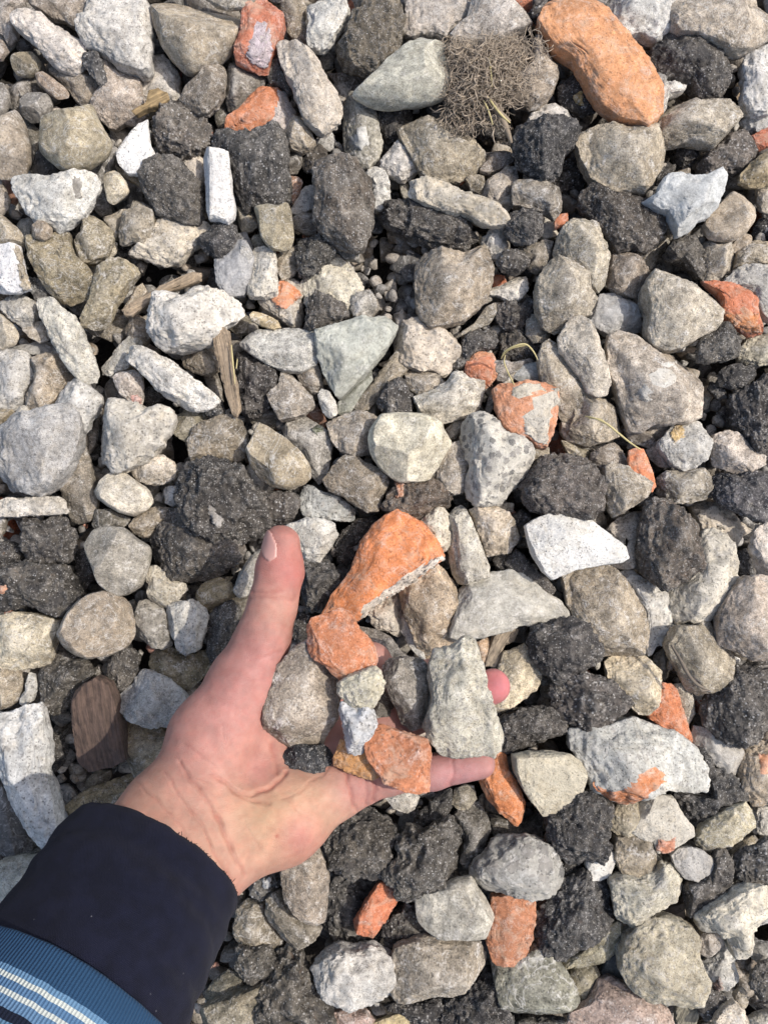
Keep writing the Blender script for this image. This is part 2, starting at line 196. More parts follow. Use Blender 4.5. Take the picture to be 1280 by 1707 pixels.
s 8a8782 1|stone with a mossy spot and grey crust right of the tan potato cobble|470 712 485 700 505 690 525 705 545 720 553 745 548 775 545 790 530 805 515 785 500 755 475 735
b 6a3b2c 0|dark red brown shaded brick between the diamond stone and the small white chip|500 690 525 675 535 685 545 705 540 715 520 702
c b0aea8 2|small white chip leaning under the greenish slate triangle|531 655 537 647 550 655 560 670 563 690 550 697 540 690 532 672
g 84877f 1|narrow dark green slate strip under the greenish slate triangle's right edge|565 670 580 655 600 635 618 618 620 635 605 655 590 680 578 692 565 690
s 8f8677 1|long tan bar right of the narrow dark green slate strip|590 672 620 640 640 610 660 585 680 575 690 590 680 615 650 645 628 668 615 682 597 685
s 9b9184 2|tan grey stone left of the cream yellowish boulder|545 705 560 695 590 685 605 685 625 695 628 715 620 735 615 755 595 760 570 752 555 735
s 847a6c 2|wedge shaped brown stone below the tan grey stone, middle|539 800 555 780 575 762 590 760 615 775 645 790 645 810 635 830 630 850 610 852 590 840 570 825 550 818
c a0a3a3 1|blue grey crusted stone under the tan potato cobble|498 840 505 815 515 805 535 820 560 825 575 835 595 850 590 868 565 870 540 865 510 862
k 4c4844 2|black stone behind the thumb's left, right of the huge black clinker|430 820 450 822 475 820 495 828 498 845 490 860 475 875 455 880 440 870
k 454341 3|huge black clinker with white flecks just above the thumb|303 800 315 780 345 770 375 772 400 785 415 805 430 820 437 845 445 865 435 880 420 895 395 905 370 908 340 895 315 865 305 835
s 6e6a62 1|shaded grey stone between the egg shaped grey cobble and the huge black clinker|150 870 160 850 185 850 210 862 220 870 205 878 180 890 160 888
c b0aeaa 1|small pale speckled chip left of the huge black clinker|270 825 278 812 295 810 305 825 305 842 290 845 275 838
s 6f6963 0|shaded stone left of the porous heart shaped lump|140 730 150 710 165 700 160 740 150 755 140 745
c b3a99c 1|large pale mottled concrete slab right of the greenish slate triangle|655 570 670 535 690 530 715 540 740 545 755 560 765 580 760 600 750 620 735 625 720 615 700 618 680 612 665 600
s a2988a 1|rounded buff stone above the chalky wedge stone, middle|675 620 690 608 710 612 730 625 740 635 735 650 715 655 695 658 680 645
k 4c4a48 2|small shiny black ball between the long tan bar and the cream boulder|630 665 645 640 660 628 672 628 680 650 692 670 688 685 670 692 650 690 635 680
s b0aa9e 2|chalky pale wedge stone left of the orange topped rounded stone|691 662 710 655 730 645 745 635 755 622 770 620 780 632 805 636 807 650 800 675 790 690 765 697 740 703 720 698 700 685
b b37458 1|rounded stone with an orange brick top below the slantwise oval stone|772 620 780 602 790 592 805 586 820 590 828 610 825 630 812 645 800 650 790 635
k 55514c 1|small black crumb left of the orange topped rounded stone|753 600 765 590 780 590 782 600 775 615 765 620 755 612
s 90887a 1|thin tan stone bar running up from the pebbly concrete to the straw|808 690 815 660 835 640 860 615 870 608 868 620 845 645 825 660 820 685 810 692
g 8c8f8f 1|blue grey faceted chip above the red and white brick block|855 630 870 610 890 605 905 608 917 625 917 640 890 640 870 640
s 86807a 1|grey stone beneath the yellow straw, left of the long tan oval|820 600 850 605 880 598 897 600 890 618 870 612 850 640 830 635 820 620
b bb7a5e 3|orange and white brick block with thick mortar, right of the middle|823 650 835 640 860 640 880 635 910 637 928 645 930 665 925 690 922 705 918 725 912 735 908 745 890 742 875 730 850 722 835 705 828 680
s 948b7c 2|long tan oval stone slanting left of the big white streaked boulder|897 595 905 575 915 568 930 578 945 590 965 625 985 660 975 690 962 705 950 705 935 695 925 675 910 650 900 625
p cbc5b2 3|cream yellowish rounded boulder in the middle of the photo|615 735 620 715 635 695 655 692 690 692 715 695 735 705 737 720 752 740 742 755 730 775 715 797 695 800 670 803 650 795 635 782 620 760
s 988f83 1|brownish wedge between the cream boulder and the chalky wedge stone|738 720 755 705 780 692 783 700 765 725 752 738 742 735
s 9b9286 2|tan pyramid shaped stone between cream boulder and pebbly concrete|720 795 735 770 755 740 765 735 772 750 782 780 777 810 772 820 755 823 735 815
c b3b0a8 3|big pale concrete piece studded with small grey pebbles, right of the middle|770 730 772 705 785 692 805 690 825 700 840 720 865 730 885 745 890 760 880 785 865 805 850 820 835 840 815 843 795 840 780 825 778 800 785 780 775 755
k 75695d 2|brown speckled clinker with an orange edge, just above the large orange brick|635 850 645 830 660 815 680 800 705 797 725 800 750 820 762 835 745 850 725 855 705 870 690 878 665 855
k 6b6560 3|large round dark grey brown clinker right of the pebbly concrete|868 805 880 790 890 770 910 762 940 760 970 762 995 790 1005 815 1003 845 985 865 960 860 930 852 905 853 885 850 870 830
s a59c8c 1|flat pale stone under the red and white brick block's right corner|885 750 915 745 915 765 890 765
s a39a8f 1|small pinkish tan stone below the long tan oval's lower end|935 705 950 705 965 700 985 710 1000 720 1005 730 990 740 965 740 945 735 935 720
s 9a9080 2|tan stone with a straw shadow, between long tan oval and orange stub|960 640 980 660 1010 665 1035 690 1042 720 1020 732 1005 735 985 742 965 735 950 720 960 690
s a29983 1|thin beige chip under the tan stone with the straw shadow|935 735 960 742 990 755 985 768 970 772 950 765
s a39c91 3|slender grey tan stone left of the big white streaked boulder|932 562 945 540 960 525 975 530 990 545 1000 570 1012 610 1018 635 1010 655 995 658 980 650 970 630 950 605 935 585
s a69c90 3|big grey boulder with a white streak, right of the slender stone|1017 575 1020 560 1035 552 1065 560 1090 575 1110 580 1130 582 1150 600 1172 612 1170 635 1168 665 1170 690 1150 700 1110 705 1090 705 1075 715 1055 712 1040 680 1030 640 1018 615
s 9a9184 1|tan stone beneath the lower edge of the big white streaked boulder|1080 705 1105 690 1120 675 1125 700 1105 735 1090 735 1080 725
s 7b736a 1|small dark tan stone below left of the orange stub|985 755 1005 745 1025 738 1042 755 1045 780 1020 790 1000 785 985 770
b c3714e 2|orange brick stub poking up behind a tan stone, right side|1047 765 1048 752 1060 747 1070 750 1078 765 1085 785 1091 810 1085 820 1065 800 1050 785
s 958c7e 3|tan five sided stone in front of the orange brick stub|1008 780 1020 772 1045 780 1075 795 1088 805 1085 820 1070 835 1050 845 1025 860 1015 845 1010 815
c a5a4a1 2|grey lump with a yellow patch below the big white streaked boulder|1095 740 1110 725 1125 705 1145 700 1165 703 1182 725 1183 745 1175 765 1160 778 1140 783 1115 770
s a59d95 1|pale grey triangular chip left of the grey lump with the yellow patch|1078 750 1090 735 1105 745 1113 770 1118 780 1100 778 1085 765
s 7d756c 1|crumbly brown stone left of the grey triangular chip|1040 715 1060 715 1080 720 1090 735 1080 745 1065 740 1050 735
s 857e72 2|earthy round stone below the grey lump with the yellow patch|1098 820 1100 795 1115 785 1145 785 1170 780 1185 795 1185 815 1175 832 1150 838 1125 838 1105 830
s a2988e 2|tan stone with a shaded dent at the right edge, above the long dark slab|1184 740 1192 725 1215 718 1235 725 1260 750 1273 760 1272 775 1250 785 1235 792 1220 785 1195 775
k 5a5755 2|large charcoal lump at the right edge below the black twin stones|1220 660 1240 648 1255 640 1290 620 1290 755 1275 755 1255 745 1235 725 1225 700
k 4b4947 1|smaller of two black stones above the large charcoal lump, right edge|1180 650 1185 635 1200 645 1215 655 1210 665 1195 665
k 504e4b 2|upper black stone under the pale tan stone at the right edge|1195 635 1205 612 1225 608 1250 612 1258 625 1245 640 1230 648 1212 645 1200 642
k 5f5c58 0|dark stone left of the large charcoal lump|1190 695 1205 680 1225 672 1235 700 1225 715 1205 715
s a8a293 0|pale yellowish sliver below the black stones at the right side|1168 660 1185 660 1180 680 1170 685
k 58575a 2|long dark grey slab at the right edge, lower middle|1190 800 1200 790 1230 795 1245 785 1290 785 1290 865 1265 868 1240 855 1200 840 1190 820
c c9bfbe 1|small pinkish white bit at the right edge above the long dark grey slab|1272 755 1290 745 1290 785 1278 778
s 6f6a62 1|grey stone cut by the left edge under the flat white bar|-8 862 12 862 8 885 -2 900 -8 900
k 55514d 2|dark knobbly clinker below the flat white bar at the left|25 870 40 865 75 865 105 867 118 885 125 910 122 925 105 935 85 940 60 930 40 920 30 895
k 4b4947 1|black clinker at the left edge behind the dark knobbly clinker|-8 905 20 900 35 910 40 930 20 950 -8 955
k 464441 2|long black cinder with an orange fleck at the left edge|-8 960 20 945 50 938 80 940 105 942 120 960 130 985 135 1000 120 1015 100 1025 75 1018 50 1010 20 1015 -8 1018
s 9f9785 2|flat buff slab at the left edge below the long black cinder|-8 1030 25 1022 60 1025 98 1035 97 1050 88 1065 82 1090 75 1115 55 1112 30 1115 10 1112 -8 1108
p 887d6f 3|round brown cobble right of the flat buff slab, left side|100 1055 112 1030 130 1005 150 992 175 987 195 992 215 1012 223 1035 223 1060 210 1080 180 1092 155 1097 130 1090 110 1075
p 86827a 3|rounded dark grey cobble above the round brown cobble, left|140 930 148 900 158 885 180 878 205 882 230 900 248 912 250 925 245 950 235 975 215 988 195 992 175 980 160 965 155 940
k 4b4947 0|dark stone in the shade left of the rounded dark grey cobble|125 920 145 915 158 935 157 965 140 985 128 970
s 857b6c 1|small tan nub stone left of the big brown grey porous clump|218 875 235 855 260 845 285 848 280 860 255 885 250 895 235 895 222 888
k 6b645b 2|big brown grey porous clump left of the thumb|250 880 265 860 290 848 320 840 345 865 370 885 398 905 400 930 380 955 350 965 325 975 300 968 275 955 258 935 250 915
c a49e90 2|small pale pyramid shaped stone under the brown grey porous clump|244 965 247 945 262 945 285 960 308 975 310 985 295 1000 278 1015 265 1012 248 1000
s 7d7972 2|crusted grey stone left of the pale speckled disk, below the pyramid|222 1045 228 1025 232 1005 245 1000 265 1008 278 1025 280 1050 285 1075 270 1082 255 1078 240 1068 228 1058
c adaba6 2|pale speckled disk like concrete chip, left of the wrist side thumb|278 1020 290 1005 315 998 335 1005 345 1025 342 1050 330 1080 310 1092 298 1085 290 1065 280 1050
p 8b7f65 1|small yellowish brown pebble left of the thumb's middle joint|325 990 340 972 365 962 385 970 392 985 385 1005 365 1015 345 1018 332 1008
k 625f59 1|dark gritty stone touching the thumb's left side lower down|345 1030 365 1012 385 1005 400 1015 405 1040 395 1075 375 1100 355 1110 340 1095 345 1060
s 7b725c 1|brownish yellow stone under the pale speckled disk|250 1095 260 1075 285 1080 310 1092 340 1085 350 1105 335 1130 315 1148 290 1142 265 1130 252 1115
c a19d95 2|upright pale chip hidden half behind the thumb tip|390 985 400 955 415 930 432 912 445 925 450 960 430 985 415 992 400 995
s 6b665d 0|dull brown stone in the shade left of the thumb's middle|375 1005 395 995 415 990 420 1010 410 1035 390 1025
c b0afab 2|white crusted stone right of the thumb tip|470 880 490 872 510 867 535 865 555 872 564 890 555 905 545 920 535 935 510 935 495 920 478 905
k 5c5955 1|dark stone under the white crusted stone right of the thumb|500 940 520 932 545 938 562 955 568 970 555 985 540 1000 525 1022 510 1015 502 1000 500 970
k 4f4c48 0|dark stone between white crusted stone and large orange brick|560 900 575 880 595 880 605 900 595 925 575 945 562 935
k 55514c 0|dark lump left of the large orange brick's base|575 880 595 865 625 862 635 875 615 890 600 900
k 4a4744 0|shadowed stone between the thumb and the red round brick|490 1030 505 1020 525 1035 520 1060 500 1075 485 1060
b c8713c 3|large orange brick wedge standing in the middle above the hand|540 1022 555 990 580 960 595 930 605 905 620 880 640 862 670 847 680 862 700 872 725 900 738 928 720 945 690 965 660 985 635 1000 600 1030 570 1030
k 5a554d 1|dark shaggy clinker at the left under the round brown cobble|70 1130 80 1100 100 1090 130 1090 145 1110 155 1120 140 1145 125 1165 110 1185 90 1190 75 1175
k 5f5c57 1|dark grey stone below the round brown cobble|175 1105 200 1085 220 1080 235 1095 225 1130 205 1150 190 1148 178 1130
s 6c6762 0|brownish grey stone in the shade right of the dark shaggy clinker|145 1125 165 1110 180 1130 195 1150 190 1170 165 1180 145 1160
c a6a5a3 2|light grey angular lump just left of the wrist|193 1165 205 1145 225 1128 235 1118 255 1122 285 1135 305 1155 313 1175 305 1200 280 1212 250 1210 215 1195 195 1180
s 968c7c 1|mottled tan stone at the left edge under the flat buff slab|-8 1112 20 1112 32 1120 35 1140 30 1165 15 1180 -8 1182
c b2b2af 1|small white spiky bit beside the mottled tan edge stone|32 1165 45 1150 43 1135 50 1120 60 1125 63 1145 58 1165 45 1175 35 1175
c cfc7b6 2|cream rounded stone touching the right shoulder of the large orange brick|692 870 705 858 722 848 738 848 748 858 750 875 752 895 745 915 737 924 725 910 710 885
c a9a59b 2|upright bottle shaped grey stone right of the large orange brick|750 855 758 845 770 840 778 850 785 870 800 910 812 940 813 958 795 965 770 973 758 965 752 945 748 920 752 900
s a89c8b 2|square tan stone right of the upright bottle shaped stone|783 850 800 845 825 845 845 855 855 870 864 890 862 905 850 920 830 923 812 925 805 905 795 880
c a39e95 1|small flat stone under the pebbly concrete, above the square tan stone|785 848 800 842 830 840 855 838 858 855 830 852
k 4b4846 1|black sparkling rubble lump right of the square tan stone|842 945 845 925 862 910 872 920 885 945 905 960 920 975 925 985 915 992 895 975 870 960 850 955
k 565350 1|little dark stone above the black sparkling rubble by the white plaster|850 860 870 850 885 858 880 870 865 880 858 870
k 4f4c48 1|small black square stone under the square tan stone|820 930 842 925 843 948 828 950
m e9e8e4 3|large white plaster shield with fine pores, right of the middle|877 878 890 868 920 855 940 850 955 853 985 867 1010 890 1038 912 1042 930 1030 937 1000 940 960 947 940 955 920 964 905 950 890 925 882 900
g a09e97 2|big grey slate wedge left of the black lump, above the fingers|750 1060 760 1020 768 985 785 970 815 958 845 953 875 960 895 975 910 990 930 1000 950 1030 955 1040 920 1040 890 1045 870 1040 850 1050 820 1055 800 1062 780 1065 762 1066
s a3937f 2|big tan leaf shaped stone left of the grey slate wedge|666 990 685 970 710 950 730 943 745 955 760 975 762 1000 752 1030 750 1055 760 1068 745 1080 722 1085 712 1105 700 1095 690 1060 675 1025
c c3bbb0 1|pale stone peeking out under the white edge of the large orange brick|610 1020 640 998 665 990 672 1015 668 1045 668 1065 650 1055 625 1045
c d0cfca 1|narrow white sliver left of the big tan leaf shaped stone|664 1030 675 1020 685 1045 695 1065 705 1085 708 1100 695 1092 680 1075 667 1050
s b2977c 1|small peach coloured stone below the grey slate wedge|790 1072 815 1062 818 1075 815 1090 808 1105 800 1107 792 1085
w 8f8270 1|short splinter of old wood below the grey slate wedge|808 1108 815 1080 822 1055 850 1048 862 1050 855 1070 840 1075 835 1085 832 1100 825 1112
s 6f6b66 1|dark grey stone under the pale stone below the large orange brick|600 1045 625 1050 650 1062 668 1085 685 1098 660 1105 640 1108 620 1080 605 1070
s b1a58d 2|knobbly buff stone right of the pink fingertip|832 1110 840 1090 865 1080 875 1075 885 1095 902 1115 900 1130 890 1150 870 1165 845 1180 825 1190 820 1170
k 4c4a49 3|round black lump with a sparkling crust right of the slate wedge|882 1060 895 1045 920 1038 950 1033 980 1045 1000 1060 1005 1085 1000 1105 975 1115 945 1130 925 1135 905 1120 890 1100 882 1080
k 6a6158 3|tall dark clinker block lying on a pale round slab, right side|1065 900 1075 860 1080 840 1110 838 1148 840 1155 858 1165 885 1168 905 1172 930 1168 945 1150 950 1140 965 1120 975 1105 980 1090 972 1072 955 1065 930
s a8a097 1|grey stone in the shadow left of the tall dark clinker block|1010 885 1030 865 1055 855 1075 855 1070 880 1068 945 1050 947 1020 945 1015 935 1040 930 1042 912
c c1bcb0 1|big pale round slab under the tall dark clinker block|1110 985 1140 965 1160 945 1165 905 1170 890 1190 885 1210 898 1222 920 1227 945 1222 975 1210 1005 1185 1030 1160 1043 1130 1042 1118 1010
c a89f92 0|buff concrete piece with a dark inclusion behind the tall clinker block|1150 840 1175 835 1200 845 1230 860 1252 875 1255 882 1230 897 1225 915 1210 905 1190 885 1168 890 1160 865
c d9d7d2 1|white edged slab pinched between olive cobble and pale round slab|1028 957 1055 950 1070 965 1090 975 1112 985 1122 1015 1126 1055 1105 1075 1085 1092 1070 1085 1080 1060 1070 1020 1050 980
s 958a79 2|large smooth olive tan cobble below the white plaster shield|940 960 958 950 985 945 1010 944 1030 960 1055 985 1075 1020 1085 1050 1080 1075 1072 1090 1050 1095 1010 1095 985 1070 965 1040 950 1010
s b2a68f 2|pale tan stone with white veins below the large olive tan cobble|1012 1105 1030 1090 1055 1092 1075 1090 1090 1105 1103 1120 1100 1160 1095 1175 1080 1190 1065 1190 1040 1165 1015 1140
s 978e7d 2|tan and brown split stone with a straight ridge below the pale round slab|1113 1075 1128 1045 1160 1045 1185 1033 1200 1070 1225 1090 1230 1100 1215 1130 1195 1150 1165 1160 1150 1150 1135 1120 1120 1100
s a79a8d 3|big pinkish grey boulder at the right edge, lower middle|1200 1030 1210 1010 1225 985 1245 962 1270 962 1290 965 1290 1105 1270 1105 1250 1095 1230 1085 1205 1075 1202 1050
c b5ada5 2|mottled pale stone at the right edge above the big pinkish grey boulder|1252 890 1265 875 1290 870 1290 960 1270 962 1258 945 1252 920
k 4c4a48 0|dark stone in the hollow right of the pale round slab|1228 920 1245 915 1255 950 1250 965 1232 970
s 837a6c 0|small tan stone left of the tan and brown split stone|1090 1095 1108 1078 1113 1105 1110 1130 1100 1135 1090 1110
k 605b55 2|large grey black gritty lump at the right edge under the pinkish boulder|1175 1170 1195 1150 1220 1120 1250 1110 1290 1105 1290 1210 1275 1235 1250 1235 1230 1240 1205 1235 1190 1215 1178 1195
b b9673f 1|tapering orange brick spike right of the veined tan stone|1078 1190 1095 1165 1102 1140 1118 1142 1127 1150 1135 1180 1145 1210 1155 1240 1158 1250 1140 1240 1125 1225 1110 1215 1085 1200
s 989183 1|tan stone right of the tapering orange brick spike|1125 1142 1148 1138 1155 1165 1160 1190 1150 1205 1145 1208 1135 1178
k 524e4b 3|flattened black oval clinker right of the fingers, under the round black lump|918 1160 922 1140 940 1125 970 1125 1000 1130 1030 1145 1055 1170 1045 1190 1025 1205 1000 1215 970 1215 945 1205 925 1185
k 55524e 2|black slanting clinker just right of the long white grey stone in hand|828 1240 832 1200 850 1190 875 1180 905 1180 930 1185 945 1205 940 1225 915 1228 890 1245 865 1255 840 1255
b c2703c 2|pointed orange brown brick lying under the index fingertip|800 1305 815 1275 825 1256 845 1258 848 1285 862 1305 872 1330 878 1340 870 1372 855 1374 835 1355 815 1335
m d0c8b4 3|white flaky plaster lump right of the pointed orange brown brick|855 1260 880 1255 920 1255 950 1260 970 1275 975 1295 965 1325 950 1340 935 1355 905 1358 890 1340 870 1310 858 1285
c a8a9a6 3|large grey concrete face on brick with an orange lower rim, lower right|955 1220 975 1212 1000 1215 1030 1210 1060 1202 1085 1210 1110 1220 1130 1222 1145 1240 1160 1255 1175 1275 1182 1310 1180 1325 1150 1318 1110 1310 1095 1315 1070 1330 1045 1342 1025 1338 1005 1325 990 1315 985 1300 970 1270 958 1250
g 94918c 1|smooth grey stone right of the concrete faced brick|1155 1230 1160 1212 1185 1215 1215 1230 1235 1248 1240 1265 1232 1285 1220 1300 1205 1285 1180 1265 1160 1250
k 4b4a49 1|black curved clinker under the concrete faced brick's right end|1160 1250 1180 1255 1205 1275 1220 1298 1238 1315 1242 1335 1230 1350 1205 1362 1185 1375 1170 1380 1150 1375 1130 1345 1120 1318 1150 1320 1182 1326 1180 1290
c b5a692 1|pinkish buff stone at the right edge with a small brick stain|1240 1250 1255 1240 1290 1230 1290 1345 1260 1345 1240 1335 1235 1290
s a39b84 2|yellowish wedge shaped stone lower right, below the black curved clinker|1162 1395 1170 1380 1190 1365 1215 1350 1245 1340 1255 1355 1258 1380 1230 1400 1205 1415 1180 1422 1165 1410
m d6d0c3 2|crumbly white mortar lump with a brick tip below the concrete faced brick|1050 1385 1065 1345 1080 1330 1100 1325 1120 1330 1130 1350 1150 1375 1152 1390 1130 1405 1110 1415 1092 1418 1085 1400 1065 1395
s 9c937f 2|tan stone left of the crumbly white mortar lump|1015 1365 1030 1345 1055 1335 1070 1345 1075 1370 1060 1390 1040 1395 1020 1385
k 454342 3|big black clinker beneath the white flaky plaster lump|905 1370 930 1350 950 1335 970 1320 990 1315 1005 1335 1025 1345 1015 1370 1005 1395 1025 1415 1010 1440 985 1440 950 1435 930 1425 910 1405
m dedcd6 2|small white nugget half buried in the big black clinker|980 1410 995 1395 1010 1398 1022 1410 1025 1430 1015 1455 1000 1465 985 1465 975 1440
s 8e8473 2|tan block right of the small white nugget in black clinker|1025 1395 1050 1392 1080 1400 1095 1415 1098 1440 1085 1455 1060 1462 1035 1455 1025 1430
m bdbab5 2|small pale ridged stone below the crumbly white mortar lump|1118 1425 1130 1415 1150 1412 1170 1418 1185 1430 1192 1440 1180 1455 1160 1468 1140 1462 1125 1445
s 9a8f79 0|small tan pebble under the yellowish wedge shaped stone|1215 1415 1240 1400 1258 1395 1260 1412 1240 1425 1220 1424
c aeaaa2 0|pale stone under the pinkish buff stone at the right edge|1255 1345 1290 1345 1290 1395 1260 1390
c c7c8c9 3|tall white tapering concrete blade at the left edge|-8 1195 30 1185 62 1175 72 1190 76 1230 85 1300 95 1345 105 1390 107 1410 90 1418 78 1427 68 1410 40 1360 10 1310 -8 1285
k 4f4d4a 0|dark stone in the hollow right of the tall white blade|75 1220 110 1225 115 1255 105 1275 85 1290
g 605f5f 0|dark stone left of the tall white blade's lower half|-8 1300 10 1315 40 1370 60 1410 35 1425 -8 1420
s 7c786f 0|grey stone in the bottom left gap beside the navy sleeve|0 1450 20 1425 60 1420 100 1425 125 1400 140 1420 110 1470 60 1510 10 1510
w 57473e 2|thick block of dark weathered wood left of the wrist|125 1165 140 1145 165 1130 185 1140 195 1165 205 1200 208 1240 212 1262 190 1275 152 1280 135 1265 130 1220
s 8a7e68 1|tan stone touching the wrist, below the light grey angular lump|203 1205 225 1200 255 1210 290 1225 280 1255 250 1290 225 1302 215 1275 207 1240
s 857a61 1|yellowish knobbly stone just above the navy cuff|115 1340 140 1320 165 1310 195 1300 225 1290 240 1310 215 1345 180 1365 145 1385 122 1372 115 1355
s 6e675a 0|small shaded pebble above the yellowish knobbly stone|145 1300 160 1285 185 1285 185 1300 160 1315 145 1320
s a3a09a 1|small pale chip tucked under the index finger|640 1325 665 1322 690 1320 698 1330 690 1350 680 1355 655 1345
s 7d776a 1|small oval tan pebble under the index fingertip, left of the brick|752 1340 758 1318 775 1310 790 1312 793 1330 780 1350 765 1350
k 4b4a48 1|long dark stone beneath the index finger|690 1370 710 1345 730 1330 750 1315 752 1345 740 1370 715 1385 695 1390
s 57544f 1|curved dark stone right of the big dark cauliflower lump, below the hand|758 1360 775 1345 800 1340 815 1370 817 1390 800 1425 775 1445 765 1430 775 1400 762 1380
s 5c5852 0|dark grey slab below the pointed orange brown brick|818 1360 840 1365 875 1375 900 1355 905 1385 900 1400 860 1395 825 1400
k 57544f 2|dark brown gritty block tucked under the heel of the hand|537 1400 545 1385 560 1375 590 1355 620 1345 645 1365 660 1385 655 1420 645 1450 620 1455 590 1460 570 1450 550 1435 545 1415
s 857b70 3|upright grey brown oval stone just below the heel of the hand|470 1435 480 1425 505 1410 530 1418 540 1440 547 1465 545 1500 540 1535 525 1541 510 1535 490 1515 475 1495 470 1465
k 5b5c5b 1|dark rounded stone with a white glint beneath the wrist|418 1470 435 1455 455 1440 468 1450 470 1470 455 1490 435 1502 420 1495
s 706a60 2|grey crusted stone below the upright grey brown oval stone|445 1500 455 1490 475 1485 490 1515 505 1532 525 1543 535 1550 525 1565 505 1575 490 1580 470 1565 450 1545 443 1525
s 7e776b 1|rough grey tan stone right of the navy sleeve, lower edge|395 1520 410 1505 440 1510 450 1545 470 1565 480 1575 450 1582 425 1585 400 1575 390 1560
k 5d5b56 2|grey black stone below the rough grey tan stone, beside the sleeve|393 1580 420 1585 445 1583 460 1600 450 1630 430 1640 418 1650 405 1635 395 1610
s 6f6b5f 1|grey olive stone touching the lower end of the navy sleeve|340 1660 355 1640 380 1620 400 1628 408 1645 385 1660 360 1675 345 1690
k 524f49 2|big dark shaggy clinker at the bottom edge below the oval stone|440 1640 450 1600 470 1590 490 1575 505 1600 515 1620 525 1640 530 1660 550 1690 562 1720 440 1720 430 1680
s 777163 2|olive grey stone cut by the bottom edge right of the sleeve|325 1700 340 1680 370 1665 410 1650 440 1640 445 1680 440 1720 330 1720
k 605e5c 0|grey black block above the white granite like lump at the bottom|545 1490 560 1460 600 1462 630 1465 640 1500 630 1530 640 1550 620 1575 590 1590 565 1580 550 1550
b b45f3d 2|small orange brick stub in the dark gap below the big dark cauliflower lump|588 1540 600 1520 612 1500 628 1475 640 1470 655 1485 660 1505 650 1520 635 1545 620 1565 605 1560 592 1550
k 55534f 3|big dark cauliflower shaped clinker below the hand|662 1395 680 1382 710 1385 735 1370 750 1365 770 1380 775 1400 770 1420 765 1440 755 1470 740 1480 710 1490 690 1503 665 1500 655 1475 640 1465 640 1450 660 1430
p 9a978e 3|smooth pale grey rounded cobble below the big dark cauliflower clinker|695 1500 705 1490 735 1480 760 1465 785 1462 800 1485 818 1505 824 1530 820 1550 800 1568 775 1573 745 1570 715 1552 697 1530
c 8f8e8a 3|lumpy grey concrete with dark embedded pebbles below the pointed orange brown brick|786 1450 800 1435 815 1425 825 1405 850 1397 880 1395 905 1405 925 1415 932 1435 937 1455 935 1485 920 1490 895 1495 870 1492 850 1487 825 1492 805 1495 790 1475
b a8674a 2|rectangular brick peg standing under the lumpy grey concrete|820 1495 850 1490 890 1494 888 1530 885 1555 875 1590 862 1595 855 1606 835 1604 820 1600 812 1570 815 1530
s 8f877b 3|broad flat tan block with rounded corners at the bottom, middle|655 1610 660 1585 690 1572 725 1563 755 1570 785 1572 800 1580 815 1600 828 1605 815 1620 790 1635 775 1652 755 1658 720 1663 680 1672 660 1665 650 1650
c aeadab 3|white granite like lump at the bottom, below the small orange brick stub|520 1615 540 1595 565 1580 590 1588 620 1580 640 1590 655 1600 658 1640 650 1660 620 1680 600 1684 575 1670 545 1660 530 1640
s 7b7a6e 2|large dark olive smooth stone at the bottom right of the brick peg|822 1610 860 1600 890 1580 905 1580 925 1595 945 1625 960 1650 955 1675 935 1690 900 1695 865 1697 840 1685 830 1660
k 474544 1|black clinker at the bottom edge between two tan grey stones|740 1690 755 1660 790 1640 815 1625 830 1640 838 1680 850 1700 840 1720 740 1720
k 464443 1|black shiny stone left of the smooth pale grey cobble|640 1540 660 1520 690 1500 700 1530 720 1555 715 1575 680 1575 655 1590 640 1580
k 5a5856 2|dark clinker with a purple brown flat face, lower right|885 1525 892 1490 920 1485 945 1465 970 1450 1000 1460 1020 1480 1022 1500 1015 1540 1000 1560 975 1580 940 1595 920 1600 905 1580 890 1560
k 4d4b49 1|small black lump above the purple brown faced dark clinker|930 1440 950 1425 975 1440 970 1460 945 1465 930 1460
s 8c8671 2|slanting olive finger stone under the purple brown faced clinker|940 1605 955 1595 985 1575 1010 1550 1030 1540 1044 1550 1040 1570 1020 1590 995 1605 970 1612 945 1615
c a39f91 3|hollowed pale concrete knuckle lump, lower right|1018 1468 1040 1460 1065 1460 1095 1455 1105 1442 1125 1445 1135 1460 1145 1472 1142 1490 1130 1505 1110 1512 1090 1520 1075 1535 1060 1548 1040 1545 1028 1530 1025 1505
c a19a88 3|large mottled greenish tan boulder, bottom right|1032 1590 1045 1560 1065 1545 1085 1530 1110 1532 1135 1540 1160 1555 1165 1570 1162 1590 1170 1620 1172 1640 1160 1660 1150 1672 1120 1673 1080 1660 1050 1640 1035 1620
s 94837a 2|reddish grey boulder cut by the bottom edge, lower right|955 1690 985 1670 1000 1640 1020 1633 1045 1645 1080 1660 1100 1675 1115 1690 1122 1720 950 1720
s 7e7866 1|olive shaded stone left of the reddish grey boulder|955 1610 990 1605 998 1625 995 1650 980 1675 958 1685 945 1650
c c4beaf 3|three pronged white plaster lump, lower right|1160 1530 1180 1510 1200 1500 1220 1490 1240 1480 1265 1478 1285 1485 1285 1510 1270 1530 1255 1550 1250 1575 1247 1600 1235 1605 1225 1595 1215 1570 1195 1550 1175 1555
c a9a198 2|small rounded pale stone left of the three pronged white plaster lump|1163 1560 1180 1548 1195 1550 1205 1570 1200 1590 1180 1599 1165 1590
c b3b2ad 1|pale wedge stone with a brown spot, below the three pronged plaster lump|1172 1610 1195 1595 1210 1570 1222 1585 1225 1615 1228 1640 1215 1650 1195 1648 1175 1635
